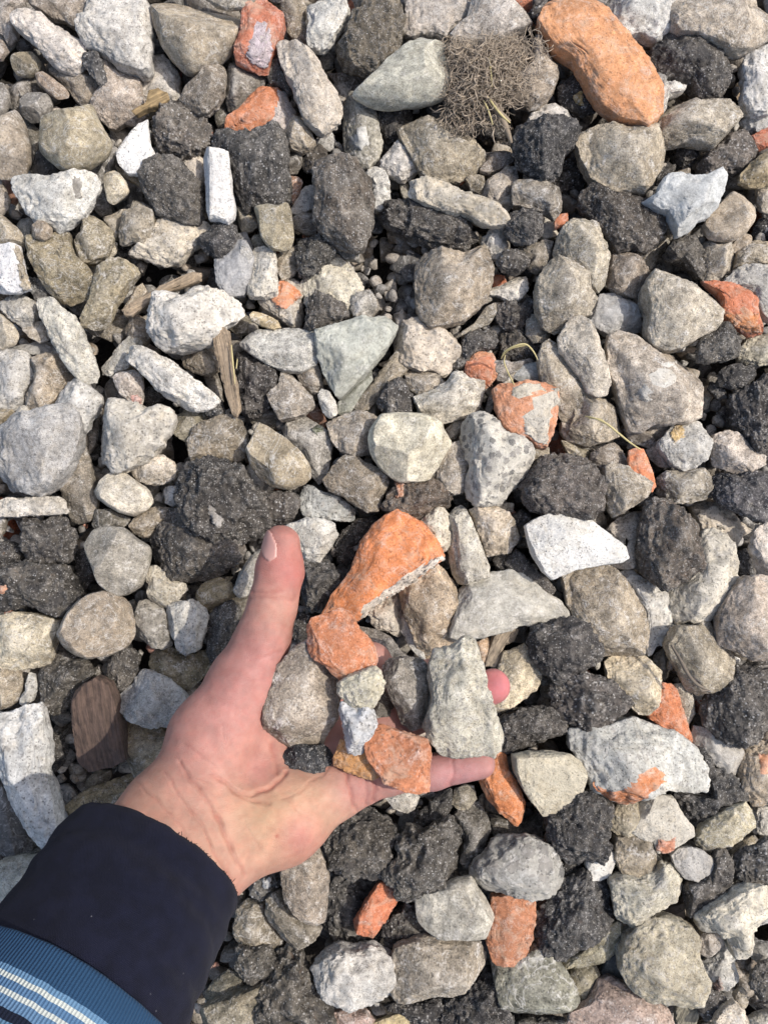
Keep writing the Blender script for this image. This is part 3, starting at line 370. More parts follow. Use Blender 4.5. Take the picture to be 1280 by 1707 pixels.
k 55524f 2|charcoal stone behind the small pale ridged stone, lower right|1135 1500 1145 1475 1165 1468 1185 1450 1190 1420 1210 1415 1218 1440 1215 1480 1200 1500 1175 1510 1160 1525 1145 1525
k 4f4d4a 2|black lump at the right edge above the three pronged white plaster lump|1225 1430 1250 1415 1290 1395 1290 1450 1275 1470 1250 1475 1230 1460
k 4b4947 1|small black stone between mottled boulder and pale round headed stone, bottom|1165 1650 1185 1640 1205 1650 1210 1675 1190 1690 1175 1700 1163 1680
s b1a798 2|cream round headed stone at the bottom edge, lower right corner|1195 1700 1210 1680 1225 1672 1240 1685 1252 1720 1190 1720
c a09787 1|small tan crumb above the cream round headed stone|1222 1660 1235 1645 1245 1655 1246 1680 1232 1685
k 5c5a55 2|rough dark stone at the right edge near the bottom|1250 1650 1255 1620 1270 1605 1290 1600 1290 1670 1265 1665
s 8a8883 1|smooth grey stone at the right edge beneath the white plaster lump|1245 1590 1260 1570 1290 1575 1290 1605 1262 1605
s 9b978c 1|pale stone at the bottom right corner of the photo|1250 1700 1265 1690 1290 1685 1290 1720 1255 1720
k 5d5b58 0|grey stone at the right edge above the bottom right corner|1258 1675 1290 1670 1290 1690 1265 1690
w 86806f 0|short brown wood stub below the large mottled greenish tan boulder|1125 1675 1150 1672 1165 1650 1160 1690 1150 1720 1125 1720
w 84776a 0|splintered wood chip above the large mottled greenish tan boulder|1090 1525 1115 1510 1135 1500 1140 1525 1130 1540 1105 1532
b b0a287 1|pale orange brick scrap at the bottom edge under the broad flat tan block|625 1705 650 1695 680 1683 692 1695 692 1720 620 1720
s 8e7a72 1|pinkish brown stone at the bottom edge under the white granite like lump|555 1690 580 1680 610 1688 625 1705 620 1720 560 1720
k 4b4a4a 1|dark rubble stone at the bottom edge under the flat tan block's left end|640 1680 665 1670 700 1672 735 1660 740 1685 735 1720 700 1720 680 1690
k 5a5955 0|dark stone at the bottom edge beneath the large dark olive stone|860 1700 930 1695 950 1705 945 1720 860 1720
c a7a499 2|pale pitted boulder cut by the left edge, just above the navy sleeve|-8 1440 40 1430 90 1425 125 1405 140 1410 115 1450 70 1500 30 1530 -8 1545
s 6b6a66 0|dark stone under the lumpy grey concrete with embedded pebbles|760 1440 785 1425 805 1400 800 1440 790 1460 770 1465
s 8b8576 1|little grey green stone between the brick peg and the dark clinker|880 1560 890 1545 895 1570 890 1582 880 1580
g 6c7274 0|bluish stone in the gap left of the large mottled greenish tan boulder|1000 1620 1015 1590 1028 1585 1040 1620 1045 1645 1020 1640
"""
DATA_HELD = """
s 8d8377 2|largest stone held in the hand, a pale veined grey brown oval beside the thumb|443 1180 447 1140 470 1105 495 1080 512 1070 530 1085 550 1108 560 1130 564 1160 562 1195 545 1220 535 1240 510 1247 480 1246 455 1238 443 1210
b b0643f 3|round red brick lump held in the hand, resting on the oval stone|513 1045 520 1032 550 1022 570 1018 590 1028 597 1050 610 1060 625 1080 628 1100 620 1115 600 1125 580 1130 566 1132 552 1118 540 1105 520 1095 512 1075
c c9c3ae 4|small cream wedge stone held in the hand below the round red brick|560 1142 575 1130 600 1120 625 1112 636 1120 639 1145 630 1165 620 1178 600 1180 580 1172 565 1160
c b4b7bd 4|small bluish white stone held in the hand under the cream wedge|566 1190 570 1172 595 1175 618 1178 628 1205 620 1225 610 1245 605 1256 590 1260 578 1252 575 1230
k 454648 2|small black sparkling cinder held in the palm under the oval stone|470 1270 475 1250 510 1245 540 1243 552 1260 548 1285 535 1300 515 1310 495 1305 475 1295
b b37a3f 3|flat yellow orange brick chip held in the hand under the bluish white stone|556 1265 568 1235 585 1240 610 1250 635 1265 640 1290 622 1298 600 1295 575 1285 558 1278
b b06746 4|orange and grey mottled brick piece held on the little finger|610 1240 618 1220 640 1212 680 1225 712 1235 717 1260 714 1290 712 1315 695 1320 670 1312 640 1300 615 1265
s 78736c 1|smooth dark grey egg stone held in the hand between brick and concrete|638 1115 650 1102 680 1098 705 1102 720 1120 718 1160 717 1190 705 1212 685 1216 670 1205 655 1170 645 1145
c a6a397 2|big jagged grey concrete piece held across the fingertips|720 1110 725 1090 745 1078 770 1066 790 1070 803 1100 808 1125 812 1150 825 1190 836 1215 830 1245 820 1256 795 1255 765 1263 735 1255 722 1235 705 1212 712 1190 720 1165 718 1135
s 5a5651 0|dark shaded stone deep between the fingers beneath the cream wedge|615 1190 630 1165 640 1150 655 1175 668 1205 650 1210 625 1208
"""
PATCHES = [
 ('lilac mortar face', 'mortar_face', 'c', 'a69aa2', '418 38 440 48 453 55 455 85 445 112 425 108 412 95 416 70'),
 ('orange half moon brick fragment', 'mortar_rim', 'c', 'bdb2ad', '466 148 480 165 492 188 488 205 480 230 470 228 466 212 457 210 461 185'),
 ('with an orange brick face', 'brick_face', 'b', 'c4744a', '445 495 462 480 468 466 485 475 503 490 490 505 475 515 460 508'),
 ('with an orange lower face', 'brick_face', 'b', 'b56c38', '1203 515 1225 525 1245 520 1262 525 1266 555 1250 558 1225 545 1207 527'),
 ('with an orange brick top', 'brick_face', 'b', 'b9694a', '775 618 785 600 800 594 818 595 824 605 822 630 812 645 795 635 778 628'),
 ('orange and white brick block', 'mortar_face', 'm', 'd4cdc0', '895 660 928 648 930 675 917 682 915 715 910 742 890 735 875 720 870 695 885 690 897 678'),
 ('orange and white brick block', 'mortar_face', 'm', 'cfc7b8', '852 645 900 638 905 652 880 655 868 676 858 660'),
 ('large grey concrete face on brick', 'brick_rim', 'b', 'c0703f', '985 1300 1010 1318 1035 1320 1060 1305 1085 1288 1110 1283 1097 1313 1070 1330 1045 1343 1025 1338 1005 1325'),
 ('crumbly white mortar lump with a brick tip', 'brick_tip', 'b', 'b5705a', '1096 1400 1112 1402 1128 1396 1120 1418 1108 1424 1094 1416'),
 ('large orange brick wedge', 'mortar_edge', 'c', 'cfc5ba', '740 928 720 947 690 967 660 987 635 1002 610 1024 600 1032 608 1010 640 987 680 957 715 935'),
 ('grey lump with a yellow patch', 'yellow_patch', 's', 'b39a6c', '1115 725 1125 708 1140 710 1138 730 1122 737'),
 ('big grey boulder with a white streak', 'white_streak', 'm', 'd9d5cd', '1065 655 1085 640 1100 615 1124 603 1112 627 1092 650 1078 669'),
 ('with a dark notch', 'dark_notch_or_inclusion', 'g', '76736e', '121 297 133 297 137 330 128 330 120 312'),  # the notch's darkness is put into the colour; no recess is cut
 ('with white flecks', 'white_fleck', 'm', 'a9a6a3', '345 843 362 848 372 868 364 882 350 866'),
 ('black stone with a yellow spot', 'yellow_spot', 's', 'bfa566', '958 160 972 150 973 175 960 172'),
 ('with a pink tip', 'pink_tip', 's', 'c09088', '220 660 233 660 236 674 222 674'),
 ('with an orange fleck', 'orange_fleck', 'b', 'a8674a', '-2 975 11 976 10 987 -2 987'),
 ('with a small brick stain', 'brick_stain', 'b', 'c08062', '1263 1258 1280 1258 1280 1288 1264 1283'),
 ('with a dark inclusion', 'dark_notch_or_inclusion', 'g', '716a5e', '1191 878 1203 871 1206 881 1194 885'),
 ('brown speckled clinker with an orange edge', 'orange_edge', 'b', 'b06f50', '660 808 672 800 670 825 662 832'),
 ('with a glassy quartz knob', 'quartz_knob', 'g', 'a9aaa8', '588 230 600 219 613 222 615 240 602 251 591 243'),
 ('with a mossy spot', 'mossy_spot', 's', '5d6249', '519 718 530 711 538 716 533 723 521 725'),
 ('pale wedge stone with a brown spot', 'brown_spot', 's', '836b5e', '1189 1640 1200 1631 1206 1645 1195 1652'),
 ('with a white glint', 'painted_glint', 'm', 'c9c9c9', '438 1465 451 1462 451 1479 441 1483'),  # highlight painted on as a pale patch
 ('slate pebble left of the pale rect', 'pale_crust', 'c', 'a3a4a5', '400 410 412 412 420 428 414 440 404 428'),
 ('white square plaster block cut', 'weathered_edge', 's', '9c917f', '27 408 34 412 39 440 46 465 51 481 36 487 34 450 24 420'),
 ('white chip beside', 'grey_inclusion', 'g', '84827f', '1098 122 1112 126 1110 142 1099 140'),
]
import bpy, math, random
import numpy as np
from mathutils import Vector, Matrix
R = math.radians
S = bpy.context.scene
COL = S.collection
PW, PH, FPX = 1280.0, 1707.0, 1400.0

# ------------------------------------------------------------------ camera
cam_d = bpy.data.cameras.new('camera')
cam = bpy.data.objects.new('camera', cam_d)
COL.objects.link(cam)
S.camera = cam
cam_d.sensor_fit = 'VERTICAL'
cam_d.sensor_height = 36.0
cam_d.lens = FPX / PH * 36.0
cam_d.clip_start = 0.01
cam_d.clip_end = 100.0
CAMZ, TILT = 0.55, R(4.0)
cam.location = (0.0, -0.037, CAMZ)
cam.rotation_euler = (TILT, 0, 0)
CAMC = np.array([0.0, -0.037, CAMZ])
ct, st = math.cos(TILT), math.sin(TILT)

def at(px, py, z):
    """the world point at height z seen at photo pixel (px, py): used to measure plan positions off the photo"""
    x = (np.asarray(px, float) - PW / 2) / FPX
    y = -(np.asarray(py, float) - PH / 2) / FPX
    dx, dy, dz = x, y * ct + st, y * st - ct
    t = (z - CAMZ) / dz
    return np.stack([CAMC[0] + dx * t, CAMC[1] + dy * t, np.zeros_like(dx) + z], -1)

def to_px(P):
    d = P - CAMC
    y = d[:, 1] * ct + d[:, 2] * st
    z = -d[:, 1] * st + d[:, 2] * ct
    return np.stack([PW / 2 + FPX * d[:, 0] / -z, PH / 2 - FPX * y / -z], -1)

# ------------------------------------------------------------------ numpy noise
def _h(ix, iy, iz, s):
    n = (ix * 374761393 + iy * 668265263 + iz * 1274126177 + s * 974711) & 0xFFFFFFFF
    n = ((n ^ (n >> 13)) * 1274126177) & 0xFFFFFFFF
    n = ((n ^ (n >> 16)) * 668265263) & 0xFFFFFFFF
    return ((n ^ (n >> 15)) & 0xFFFF) / 32767.5 - 1.0

def vnoise(P, s=0):
    f = np.floor(P); u = P - f; i = f.astype(np.int64)
    u = u * u * u * (u * (u * 6 - 15) + 10)
    x, y, z = i[:, 0], i[:, 1], i[:, 2]; a, b, c = u[:, 0], u[:, 1], u[:, 2]
    def L(p, q, t): return p + (q - p) * t
    return L(L(L(_h(x, y, z, s), _h(x + 1, y, z, s), a), L(_h(x, y + 1, z, s), _h(x + 1, y + 1, z, s), a), b),
             L(L(_h(x, y, z + 1, s), _h(x + 1, y, z + 1, s), a), L(_h(x, y + 1, z + 1, s), _h(x + 1, y + 1, z + 1, s), a), b), c)

def fbm(P, o=4, s=0, gain=0.5, ridged=False):
    r = np.zeros(len(P)); a = 1.0
    for k in range(o):
        n = vnoise(P * (2.03 ** k) + 17.3 * k, s + k)
        r += a * (1 - 2 * np.abs(n) if ridged else n)
        a *= gain
    return r

# ------------------------------------------------------------------ icospheres
def icosphere(level):
    t = (1 + 5 ** .5) / 2
    V = [(-1, t, 0), (1, t, 0), (-1, -t, 0), (1, -t, 0), (0, -1, t), (0, 1, t), (0, -1, -t), (0, 1, -t), (t, 0, -1), (t, 0, 1), (-t, 0, -1), (-t, 0, 1)]
    F = np.array([(0, 11, 5), (0, 5, 1), (0, 1, 7), (0, 7, 10), (0, 10, 11), (1, 5, 9), (5, 11, 4), (11, 10, 2), (10, 7, 6), (7, 1, 8), (3, 9, 4), (3, 4, 2), (3, 2, 6), (3, 6, 8), (3, 8, 9), (4, 9, 5), (2, 4, 11), (6, 2, 10), (8, 6, 7), (9, 8, 1)])
    V = np.array(V, float); V /= np.linalg.norm(V, axis=1)[:, None]
    for _ in range(level):
        E = np.concatenate([F[:, [0, 1]], F[:, [1, 2]], F[:, [2, 0]]]); E.sort(axis=1)
        U, inv = np.unique(E, axis=0, return_inverse=True); inv = inv.reshape(-1)
        M = V[U[:, 0]] + V[U[:, 1]]; M /= np.linalg.norm(M, axis=1)[:, None]
        n, m = len(V), len(F)
        ab, bc, ca = n + inv[:m], n + inv[m:2 * m], n + inv[2 * m:]
        V = np.concatenate([V, M])
        F = np.concatenate([np.stack([F[:, 0], ab, ca], 1), np.stack([F[:, 1], bc, ab], 1), np.stack([F[:, 2], ca, bc], 1), np.stack([ab, bc, ca], 1)])
    return V, F
ICO = {k: icosphere(k) for k in (1, 2, 4, 5)}

def mesh(name, V, F, mat=None, smooth=True):
    me = bpy.data.meshes.new(name)
    V = np.ascontiguousarray(V, np.float32); F = np.ascontiguousarray(F, np.int32)
    k = F.shape[1]
    me.vertices.add(len(V)); me.vertices.foreach_set('co', V.ravel())
    me.loops.add(F.size); me.loops.foreach_set('vertex_index', F.ravel())
    me.polygons.add(len(F))
    me.polygons.foreach_set('loop_start', np.arange(0, F.size, k, dtype=np.int32))
    me.polygons.foreach_set('loop_total', np.full(len(F), k, np.int32))
    me.polygons.foreach_set('use_smooth', np.full(len(F), smooth, bool))
    me.update(calc_edges=True); me.validate()
    if mat: me.materials.append(mat)
    return me

def link(name, me, loc=(0, 0, 0), parent=None, rz=0.0):
    o = bpy.data.objects.new(name, me); COL.objects.link(o)
    o.location = loc; o.rotation_euler = (0, 0, rz)
    if parent: o.parent = parent
    return o

def tag(o, label=None, cat=None, group=None, kind=None):
    for k, v in (('label', label), ('category', cat), ('group', group), ('kind', kind)):
        if v: o[k] = v

def lin(hexs, k=1.0):
    c = [int(hexs[i:i + 2], 16) / 255 for i in (0, 2, 4)]
    return tuple(k * (x / 12.92 if x <= .04045 else ((x + .055) / 1.055) ** 2.4) for x in c) + (1.0,)

# ------------------------------------------------------------------ materials
class NT:
    def __init__(s, name):
        s.m = bpy.data.materials.new(name); s.m.use_nodes = True
        s.t = s.m.node_tree; s.t.nodes.clear()
        s.out = s.n('OutputMaterial'); s.b = s.n('BsdfPrincipled')
        s.t.links.new(s.b.outputs[0], s.out.inputs[0])
    def n(s, t, **kw):
        x = s.t.nodes.new('ShaderNode' + t)
        for k, v in kw.items(): setattr(x, k, v)
        return x
    def l(s, a, b): s.t.links.new(a, b)
    def val(s, sock, v):
        if hasattr(v, 'is_output'): s.l(v, sock)
        else: sock.default_value = v
    def math(s, op, a, b=0.0, c=None, clamp=False):
        x = s.n('Math', operation=op, use_clamp=clamp); s.val(x.inputs[0], a); s.val(x.inputs[1], b)
        if c is not None: s.val(x.inputs[2], c)
        return x.outputs[0]
    def mix(s, f, a, b, mode='MIX'):
        x = s.n('Mix', data_type='RGBA', blend_type=mode); s.val(x.inputs[0], f); s.val(x.inputs[6], a); s.val(x.inputs[7], b)
        return x.outputs[2]
    def noise(s, co, scale, detail=4, rough=.55, dist=0.0):
        x = s.n('TexNoise'); s.l(co, x.inputs['Vector']); x.inputs['Scale'].default_value = scale
        x.inputs['Detail'].default_value = detail; x.inputs['Roughness'].default_value = rough; x.inputs['Distortion'].default_value = dist
        return x.outputs['Fac']
    def vor(s, co, scale, feat='F1', rnd=1.0):
        x = s.n('TexVoronoi', feature=feat); s.l(co, x.inputs['Vector']); x.inputs['Scale'].default_value = scale
        x.inputs['Randomness'].default_value = rnd
        return x
    def ramp(s, v, a, b, lo=0.0, hi=1.0):
        x = s.n('MapRange', clamp=True); s.val(x.inputs[0], v); s.val(x.inputs[1], a); s.val(x.inputs[2], b); s.val(x.inputs[3], lo); s.val(x.inputs[4], hi)
        return x.outputs[0]
    def bump(s, h, strength, dist, normal=None):
        x = s.n('Bump'); s.l(h, x.inputs['Height']); x.inputs['Strength'].default_value = strength; x.inputs['Distance'].default_value = dist
        if normal: s.l(normal, x.inputs['Normal'])
        return x.outputs[0]

def coords(t):
    tc = t.n('TexCoord'); oi = t.n('ObjectInfo')
    off = t.n('VectorMath', operation='SCALE'); cv = t.n('CombineXYZ')
    t.l(oi.outputs['Random'], cv.inputs[0]); t.l(t.math('MULTIPLY', oi.outputs['Random'], 7.31), cv.inputs[1]); t.l(t.math('MULTIPLY', oi.outputs['Random'], 3.7), cv.inputs[2])
    sc_ = t.n('VectorMath', operation='SCALE'); t.l(tc.outputs['Object'], sc_.inputs[0])
    t.l(t.ramp(t.math('FRACT', t.math('MULTIPLY', oi.outputs['Random'], 43.3)), 0, 1, .62, 1.45), sc_.inputs['Scale'])   # grain size differs from stone to stone
    t.l(cv.outputs[0], off.inputs[0]); off.inputs['Scale'].default_value = 5.0
    ad = t.n('VectorMath', operation='ADD'); t.l(sc_.outputs[0], ad.inputs[0]); t.l(off.outputs[0], ad.inputs[1])
    return ad.outputs[0], oi

def stone_mat(kind, attr=None):
    t = NT('stone_' + kind)
    co, oi = coords(t)
    rnd = oi.outputs['Random']
    if attr:
        a = t.n('Attribute', attribute_name=attr); base = a.outputs['Color']
        rnd = t.math('FRACT', t.math('MULTIPLY', a.outputs['Alpha'], 1.0))
    else:
        base = oi.outputs['Color']
    P = {  # mottling, light dust, dark specks, pits, grain bump, painted glint of specks, roughness
        's': dict(mot=.5, dust=.8, speck=.5, pit=.35, grain=1.25, rough=.9),
        'p': dict(mot=.44, dust=.6, speck=.45, pit=.2, grain=.85, rough=.85),
        'c': dict(mot=.34, dust=.5, speck=.6, pit=.8, grain=.9, rough=.93, agg=1),
        'h': dict(mot=.20, dust=.7, speck=.35, pit=.8, grain=.9, rough=.93, agg=2),
        'm': dict(mot=.18, dust=.0, speck=.35, pit=.6, grain=1.3, rough=.95),
        'k': dict(mot=.6, dust=.6, speck=.6, pit=.7, grain=1.5, rough=.72, glint=1),
        'b': dict(mot=.26, dust=.42, speck=.25, pit=.5, grain=1.0, rough=.93),
        'g': dict(mot=.30, dust=.5, speck=.25, pit=0, grain=.8, rough=.75),
    }[kind]
    n_big = t.noise(co, 45, 3, .5, .6)
    n_mid = t.noise(co, 190, 5, .62, .4)
    n_fine = t.noise(co, 900, 3, .6)
    n_grain = t.noise(co, 2600, 2, .6)
    # large and middle mottling of the rock's own colour
    f1 = t.ramp(n_big, .3, .7, 1 - P['mot'] * .75, 1 + P['mot'] * .6)
    f2 = t.ramp(n_mid, .3, .7, 1 - P['mot'], 1 + P['mot'] * .8)
    f3 = t.ramp(n_fine, .3, .7, 1 - P['mot'] * .7, 1 + P['mot'] * .7)
    f = t.math('MULTIPLY', t.math('MULTIPLY', f1, f2), f3)
    vm = t.n('VectorMath', operation='SCALE'); t.l(base, vm.inputs[0]); t.l(f, vm.inputs['Scale'])
    c = vm.outputs[0]
    if kind in 'mc':   # grime and warm dust in soft patches
        c = t.mix(t.ramp(t.noise(co, 85, 5, .65, .8), .5, .7, 0, .5), c, t.mix(1.0, c, (.82, .74, .62, 1), 'MULTIPLY'))
    if kind == 'b':    # greyish mortar dust, darker fired patches
        c = t.mix(t.ramp(t.noise(co, 90, 6, .7, .8), .5, .66, 0, .45), c, (.50, .40, .30, 1))
        c = t.mix(t.ramp(t.noise(co, 60, 4, .6, .8), .55, .75, 0, .5), c, t.mix(1.0, c, (.6, .5, .48, 1), 'MULTIPLY'))
    if kind in 'spg':   # warm stain in patches, pale mineral veins
        st_ = t.ramp(t.noise(co, 75, 4, .6, 1.0), .54, .72, 0, .35)
        c = t.mix(st_, c, t.mix(1.0, c, (1.05, .95, .80, 1), 'MULTIPLY'))
        v = t.math('ABSOLUTE', t.math('SUBTRACT', t.noise(co, 38, 3, .6, 1.6), .5))
        vein = t.math('MULTIPLY', t.ramp(v, .0, .012, .5, 0), t.ramp(t.math('FRACT', t.math('MULTIPLY', rnd, 13.7)), .55, .65))
        c = t.mix(vein, c, (.62, .6, .56, 1))
    # pale rock dust and scuffs
    d = t.math('MULTIPLY', t.ramp(t.noise(co, 130, 6, .72, .8), .52, .66), t.ramp(n_fine, .35, .62))
    if kind == 'k':
        r2 = t.math('FRACT', t.math('MULTIPLY', rnd, 29.3))
        big = t.math('MULTIPLY', t.ramp(t.noise(co, 70, 5, .65, .6), .42, .6), t.ramp(t.math('POWER', r2, 1.4), 0, 1, .04, .75))
        c = t.mix(big, c, t.mix(n_mid, (.085, .074, .06, 1), (.25, .225, .19, 1)))
        rust = t.math('MULTIPLY', t.ramp(t.noise(co, 95, 4, .6, .9), .62, .72), t.ramp(t.math('FRACT', t.math('MULTIPLY', rnd, 51.7)), .6, 1, 0, .7))
        c = t.mix(rust, c, (.17, .10, .06, 1))
    c = t.mix(t.math('MULTIPLY', d, P['dust']), c, (.64, .615, .575, 1) if kind != 'k' else (.46, .43, .39, 1))
    geo = t.n('NewGeometry')
    ed = t.ramp(t.math('ADD', geo.outputs['Pointiness'], t.math('MULTIPLY', t.math('SUBTRACT', n_mid, .5), .10)), .515, .60)
    c = t.mix(t.math('MULTIPLY', ed, {'k': .25, 'm': .1}.get(kind, .5)), c, t.mix(.5, c, (.66, .63, .58, 1)))   # chipped edges are paler
    nd = t.n('TexNoise'); t.l(co, nd.inputs['Vector']); nd.inputs['Scale'].default_value = 420; nd.inputs['Detail'].default_value = 3
    dv = t.n('VectorMath', operation='MULTIPLY_ADD'); t.l(nd.outputs['Color'], dv.inputs[0]); dv.inputs[1].default_value = (.0045,) * 3; t.l(co, dv.inputs[2])
    cd = dv.outputs[0]
    height = t.math('ADD', t.math('MULTIPLY', n_mid, .55), t.math('ADD', t.math('MULTIPLY', n_fine, .3), t.math('MULTIPLY', n_grain, .15)))
    if P.get('agg'):
        sc = 330 if P['agg'] == 1 else 150
        vo = t.vor(cd, sc)
        sel = t.n('SeparateColor'); t.l(vo.outputs['Color'], sel.inputs[0])
        thr = .72 if P['agg'] == 1 else .42
        edge = t.math('ADD', vo.outputs['Distance'], t.math('MULTIPLY', t.math('SUBTRACT', n_fine, .5), .35))
        m_ = t.math('MULTIPLY', t.ramp(sel.outputs[0], thr, thr + .02), t.ramp(edge, .42, .48, 1, 0))
        gcol = t.mix(sel.outputs[1], (.09, .088, .085, 1) if P['agg'] == 2 else (.16, .155, .15, 1), (.30, .28, .25, 1) if P['agg'] == 2 else (.42, .39, .34, 1))
        c = t.mix(t.math('MULTIPLY', m_, .55 if P['agg'] == 1 else .8), c, gcol)
        height = t.math('ADD', height, t.math('MULTIPLY', m_, .12 if P['agg'] == 1 else .3))
    if kind == 'k':     # bits of gravel baked into the clinker
        for sc, th, cc in ((210, .80, (.30, .27, .225, 1)), (420, .84, (.42, .40, .37, 1))):
            vo = t.vor(cd, sc); sel = t.n('SeparateColor'); t.l(vo.outputs['Color'], sel.inputs[0])
            m_ = t.math('MULTIPLY', t.ramp(sel.outputs[0], th, th + .02), t.ramp(vo.outputs['Distance'], .25, .42, 1, 0))
            m_ = t.math('MULTIPLY', m_, t.ramp(n_fine, .32, .5))
            c = t.mix(t.math('MULTIPLY', m_, .7), c, t.mix(sel.outputs[1], cc, (.12, .11, .10, 1)))
            height = t.math('ADD', height, t.math('MULTIPLY', m_, .25))
    if P.get('agg') == 2:
        vo = t.vor(cd, 340); sel = t.n('SeparateColor'); t.l(vo.outputs['Color'], sel.inputs[0])
        m_ = t.math('MULTIPLY', t.ramp(sel.outputs[0], .6, .62), t.ramp(vo.outputs['Distance'], .3, .42, 1, 0))
        c = t.mix(t.math('MULTIPLY', m_, .6), c, t.mix(sel.outputs[1], (.2, .185, .165, 1), (.40, .38, .35, 1)))
    # dark grains
    v2 = t.vor(co, 1050)
    s2 = t.n('SeparateColor'); t.l(v2.outputs['Color'], s2.inputs[0])
    dk = t.math('MULTIPLY', t.ramp(s2.outputs[0], .80, .82), t.ramp(v2.outputs['Distance'], .38, .5, 1, 0))
    c = t.mix(t.math('MULTIPLY', dk, P['speck']), c, t.mix(1.0, c, (.25, .24, .23, 1), 'MULTIPLY'))
    lt = t.math('MULTIPLY', t.ramp(s2.outputs[1], .86, .88), t.ramp(v2.outputs['Distance'], .3, .45, 1, 0))
    c = t.mix(t.math('MULTIPLY', lt, P['speck'] * .7), c, (.6, .58, .55, 1))
    if P['pit']:
        v3 = t.vor(cd, 430 if kind != 'm' else 620); s3 = t.n('SeparateColor'); t.l(v3.outputs['Color'], s3.inputs[0])
        pd = t.math('ADD', v3.outputs['Distance'], t.math('MULTIPLY', t.math('SUBTRACT', n_fine, .5), .4))
        pit = t.math('MULTIPLY', t.ramp(s3.outputs[2], .62, .66), t.ramp(pd, .16, .34, 1, 0))
        height = t.math('SUBTRACT', height, t.math('MULTIPLY', pit, P['pit'] * .6))
        c = t.mix(t.math('MULTIPLY', pit, .45 * P['pit']), c, t.mix(1.0, c, (.35, .33, .31, 1), 'MULTIPLY'))
    rough = P['rough']
    if P.get('glint'):
        gv = t.vor(co, 700); gs = t.n('SeparateColor'); t.l(gv.outputs['Color'], gs.inputs[0])
        gm = t.math('MULTIPLY', t.ramp(gs.outputs[0], .86, .88), t.ramp(gv.outputs['Distance'], .25, .42, 1, 0))
        c = t.mix(t.math('MULTIPLY', gm, .55), c, (.55, .54, .52, 1))  # sparkle put into the base colour as pale flecks
        tar = t.ramp(t.noise(co, 110, 4, .6, .5), .5, .62)
        c = t.mix(t.math('MULTIPLY', tar, t.ramp(t.math('FRACT', t.math('MULTIPLY', rnd, 17.9)), 0, 1, .1, .75)), c, (.024, .022, .022, 1))
        t.l(t.ramp(tar, 0, 1, .88, .5), t.b.inputs['Roughness'])
    else:
        t.b.inputs['Roughness'].default_value = rough
    t.b.inputs['Specular IOR Level'].default_value = .35
    t.l(c, t.b.inputs['Base Color'])
    nb = t.bump(height, min(1.0, P['grain'] * .75), .0014 * max(1, P['grain']))
    t.l(nb, t.b.inputs['Normal'])
    return t.m

MAT = {k: stone_mat(k) for k in 'spchmkbg'}

def wood_mat():
    t = NT('weathered_wood'); co, oi = coords(t)
    mp = t.n('Mapping'); t.l(co, mp.inputs[0]); mp.inputs['Scale'].default_value = (35, 700, 700)
    g = t.noise(mp.outputs[0], 1, 4, .6, .3); g2 = t.noise(co, 300, 4)
    f = t.math('MULTIPLY', t.ramp(g, .3, .7, .5, 1.35), t.ramp(g2, .3, .7, .8, 1.2))
    vm = t.n('VectorMath', operation='SCALE'); t.l(oi.outputs['Color'], vm.inputs[0]); t.l(f, vm.inputs['Scale'])
    t.l(vm.outputs[0], t.b.inputs['Base Color']); t.b.inputs['Roughness'].default_value = .9
    t.l(t.bump(g, .9, .0012), t.b.inputs['Normal'])
    return t.m
MAT['w'] = wood_mat()

# ------------------------------------------------------------------ stones
NAME = {'s': ('stone', 'stone'), 'p': ('stone', 'stone'), 'g': ('slate_stone', 'stone'), 'c': ('concrete_chunk', 'concrete'), 'm': ('plaster_piece', 'plaster'),
        'k': ('clinker_lump', 'clinker'), 'b': ('brick_fragment', 'brick'), 'w': ('wood_piece', 'wood')}
GROUP = {'s': 'loose grey and tan stones', 'p': 'loose grey and tan stones', 'g': 'slate stones in the rubble', 'c': 'broken concrete in the rubble', 'm': 'white plaster pieces in the rubble',
         'k': 'black clinker in the rubble', 'b': 'orange brick fragments in the rubble', 'w': 'old wood bits in the rubble'}
LAYER = {0: -.004, 1: .007, 2: .016, 3: .024}
HELD = {0: .066, 1: .080, 2: .090, 3: .098, 4: .104}

def chaikin(P, n):
    for _ in range(n):
        Q = np.roll(P, -1, 0)
        P = np.stack([.86 * P + .14 * Q, .14 * P + .86 * Q], 1).reshape(-1, P.shape[1])
    return P

def centroid(P):
    Q = np.roll(P, -1, 0); cr = P[:, 0] * Q[:, 1] - Q[:, 0] * P[:, 1]
    A = cr.sum() / 2
    return ((P + Q) * cr[:, None]).sum(0) / (6 * A), abs(A)

def radial(P, n=720):
    th = np.linspace(-np.pi, np.pi, n, endpoint=False)
    d = np.stack([np.cos(th), np.sin(th)], 1)
    A, B = P, np.roll(P, -1, 0); E = B - A
    den = d[:, None, 0] * E[None, :, 1] - d[:, None, 1] * E[None, :, 0]
    with np.errstate(divide='ignore', invalid='ignore'):
        t = (A[None, :, 0] * E[None, :, 1] - A[None, :, 1] * E[None, :, 0]) / den
        u = (A[None, :, 0] * d[:, None, 1] - A[None, :, 1] * d[:, None, 0]) / den
    ok = (u >= -1e-6) & (u <= 1 + 1e-6) & (t > 0)
    r = np.where(ok, t, 0).max(1)
    r[r <= 0] = r[r > 0].min()
    return r

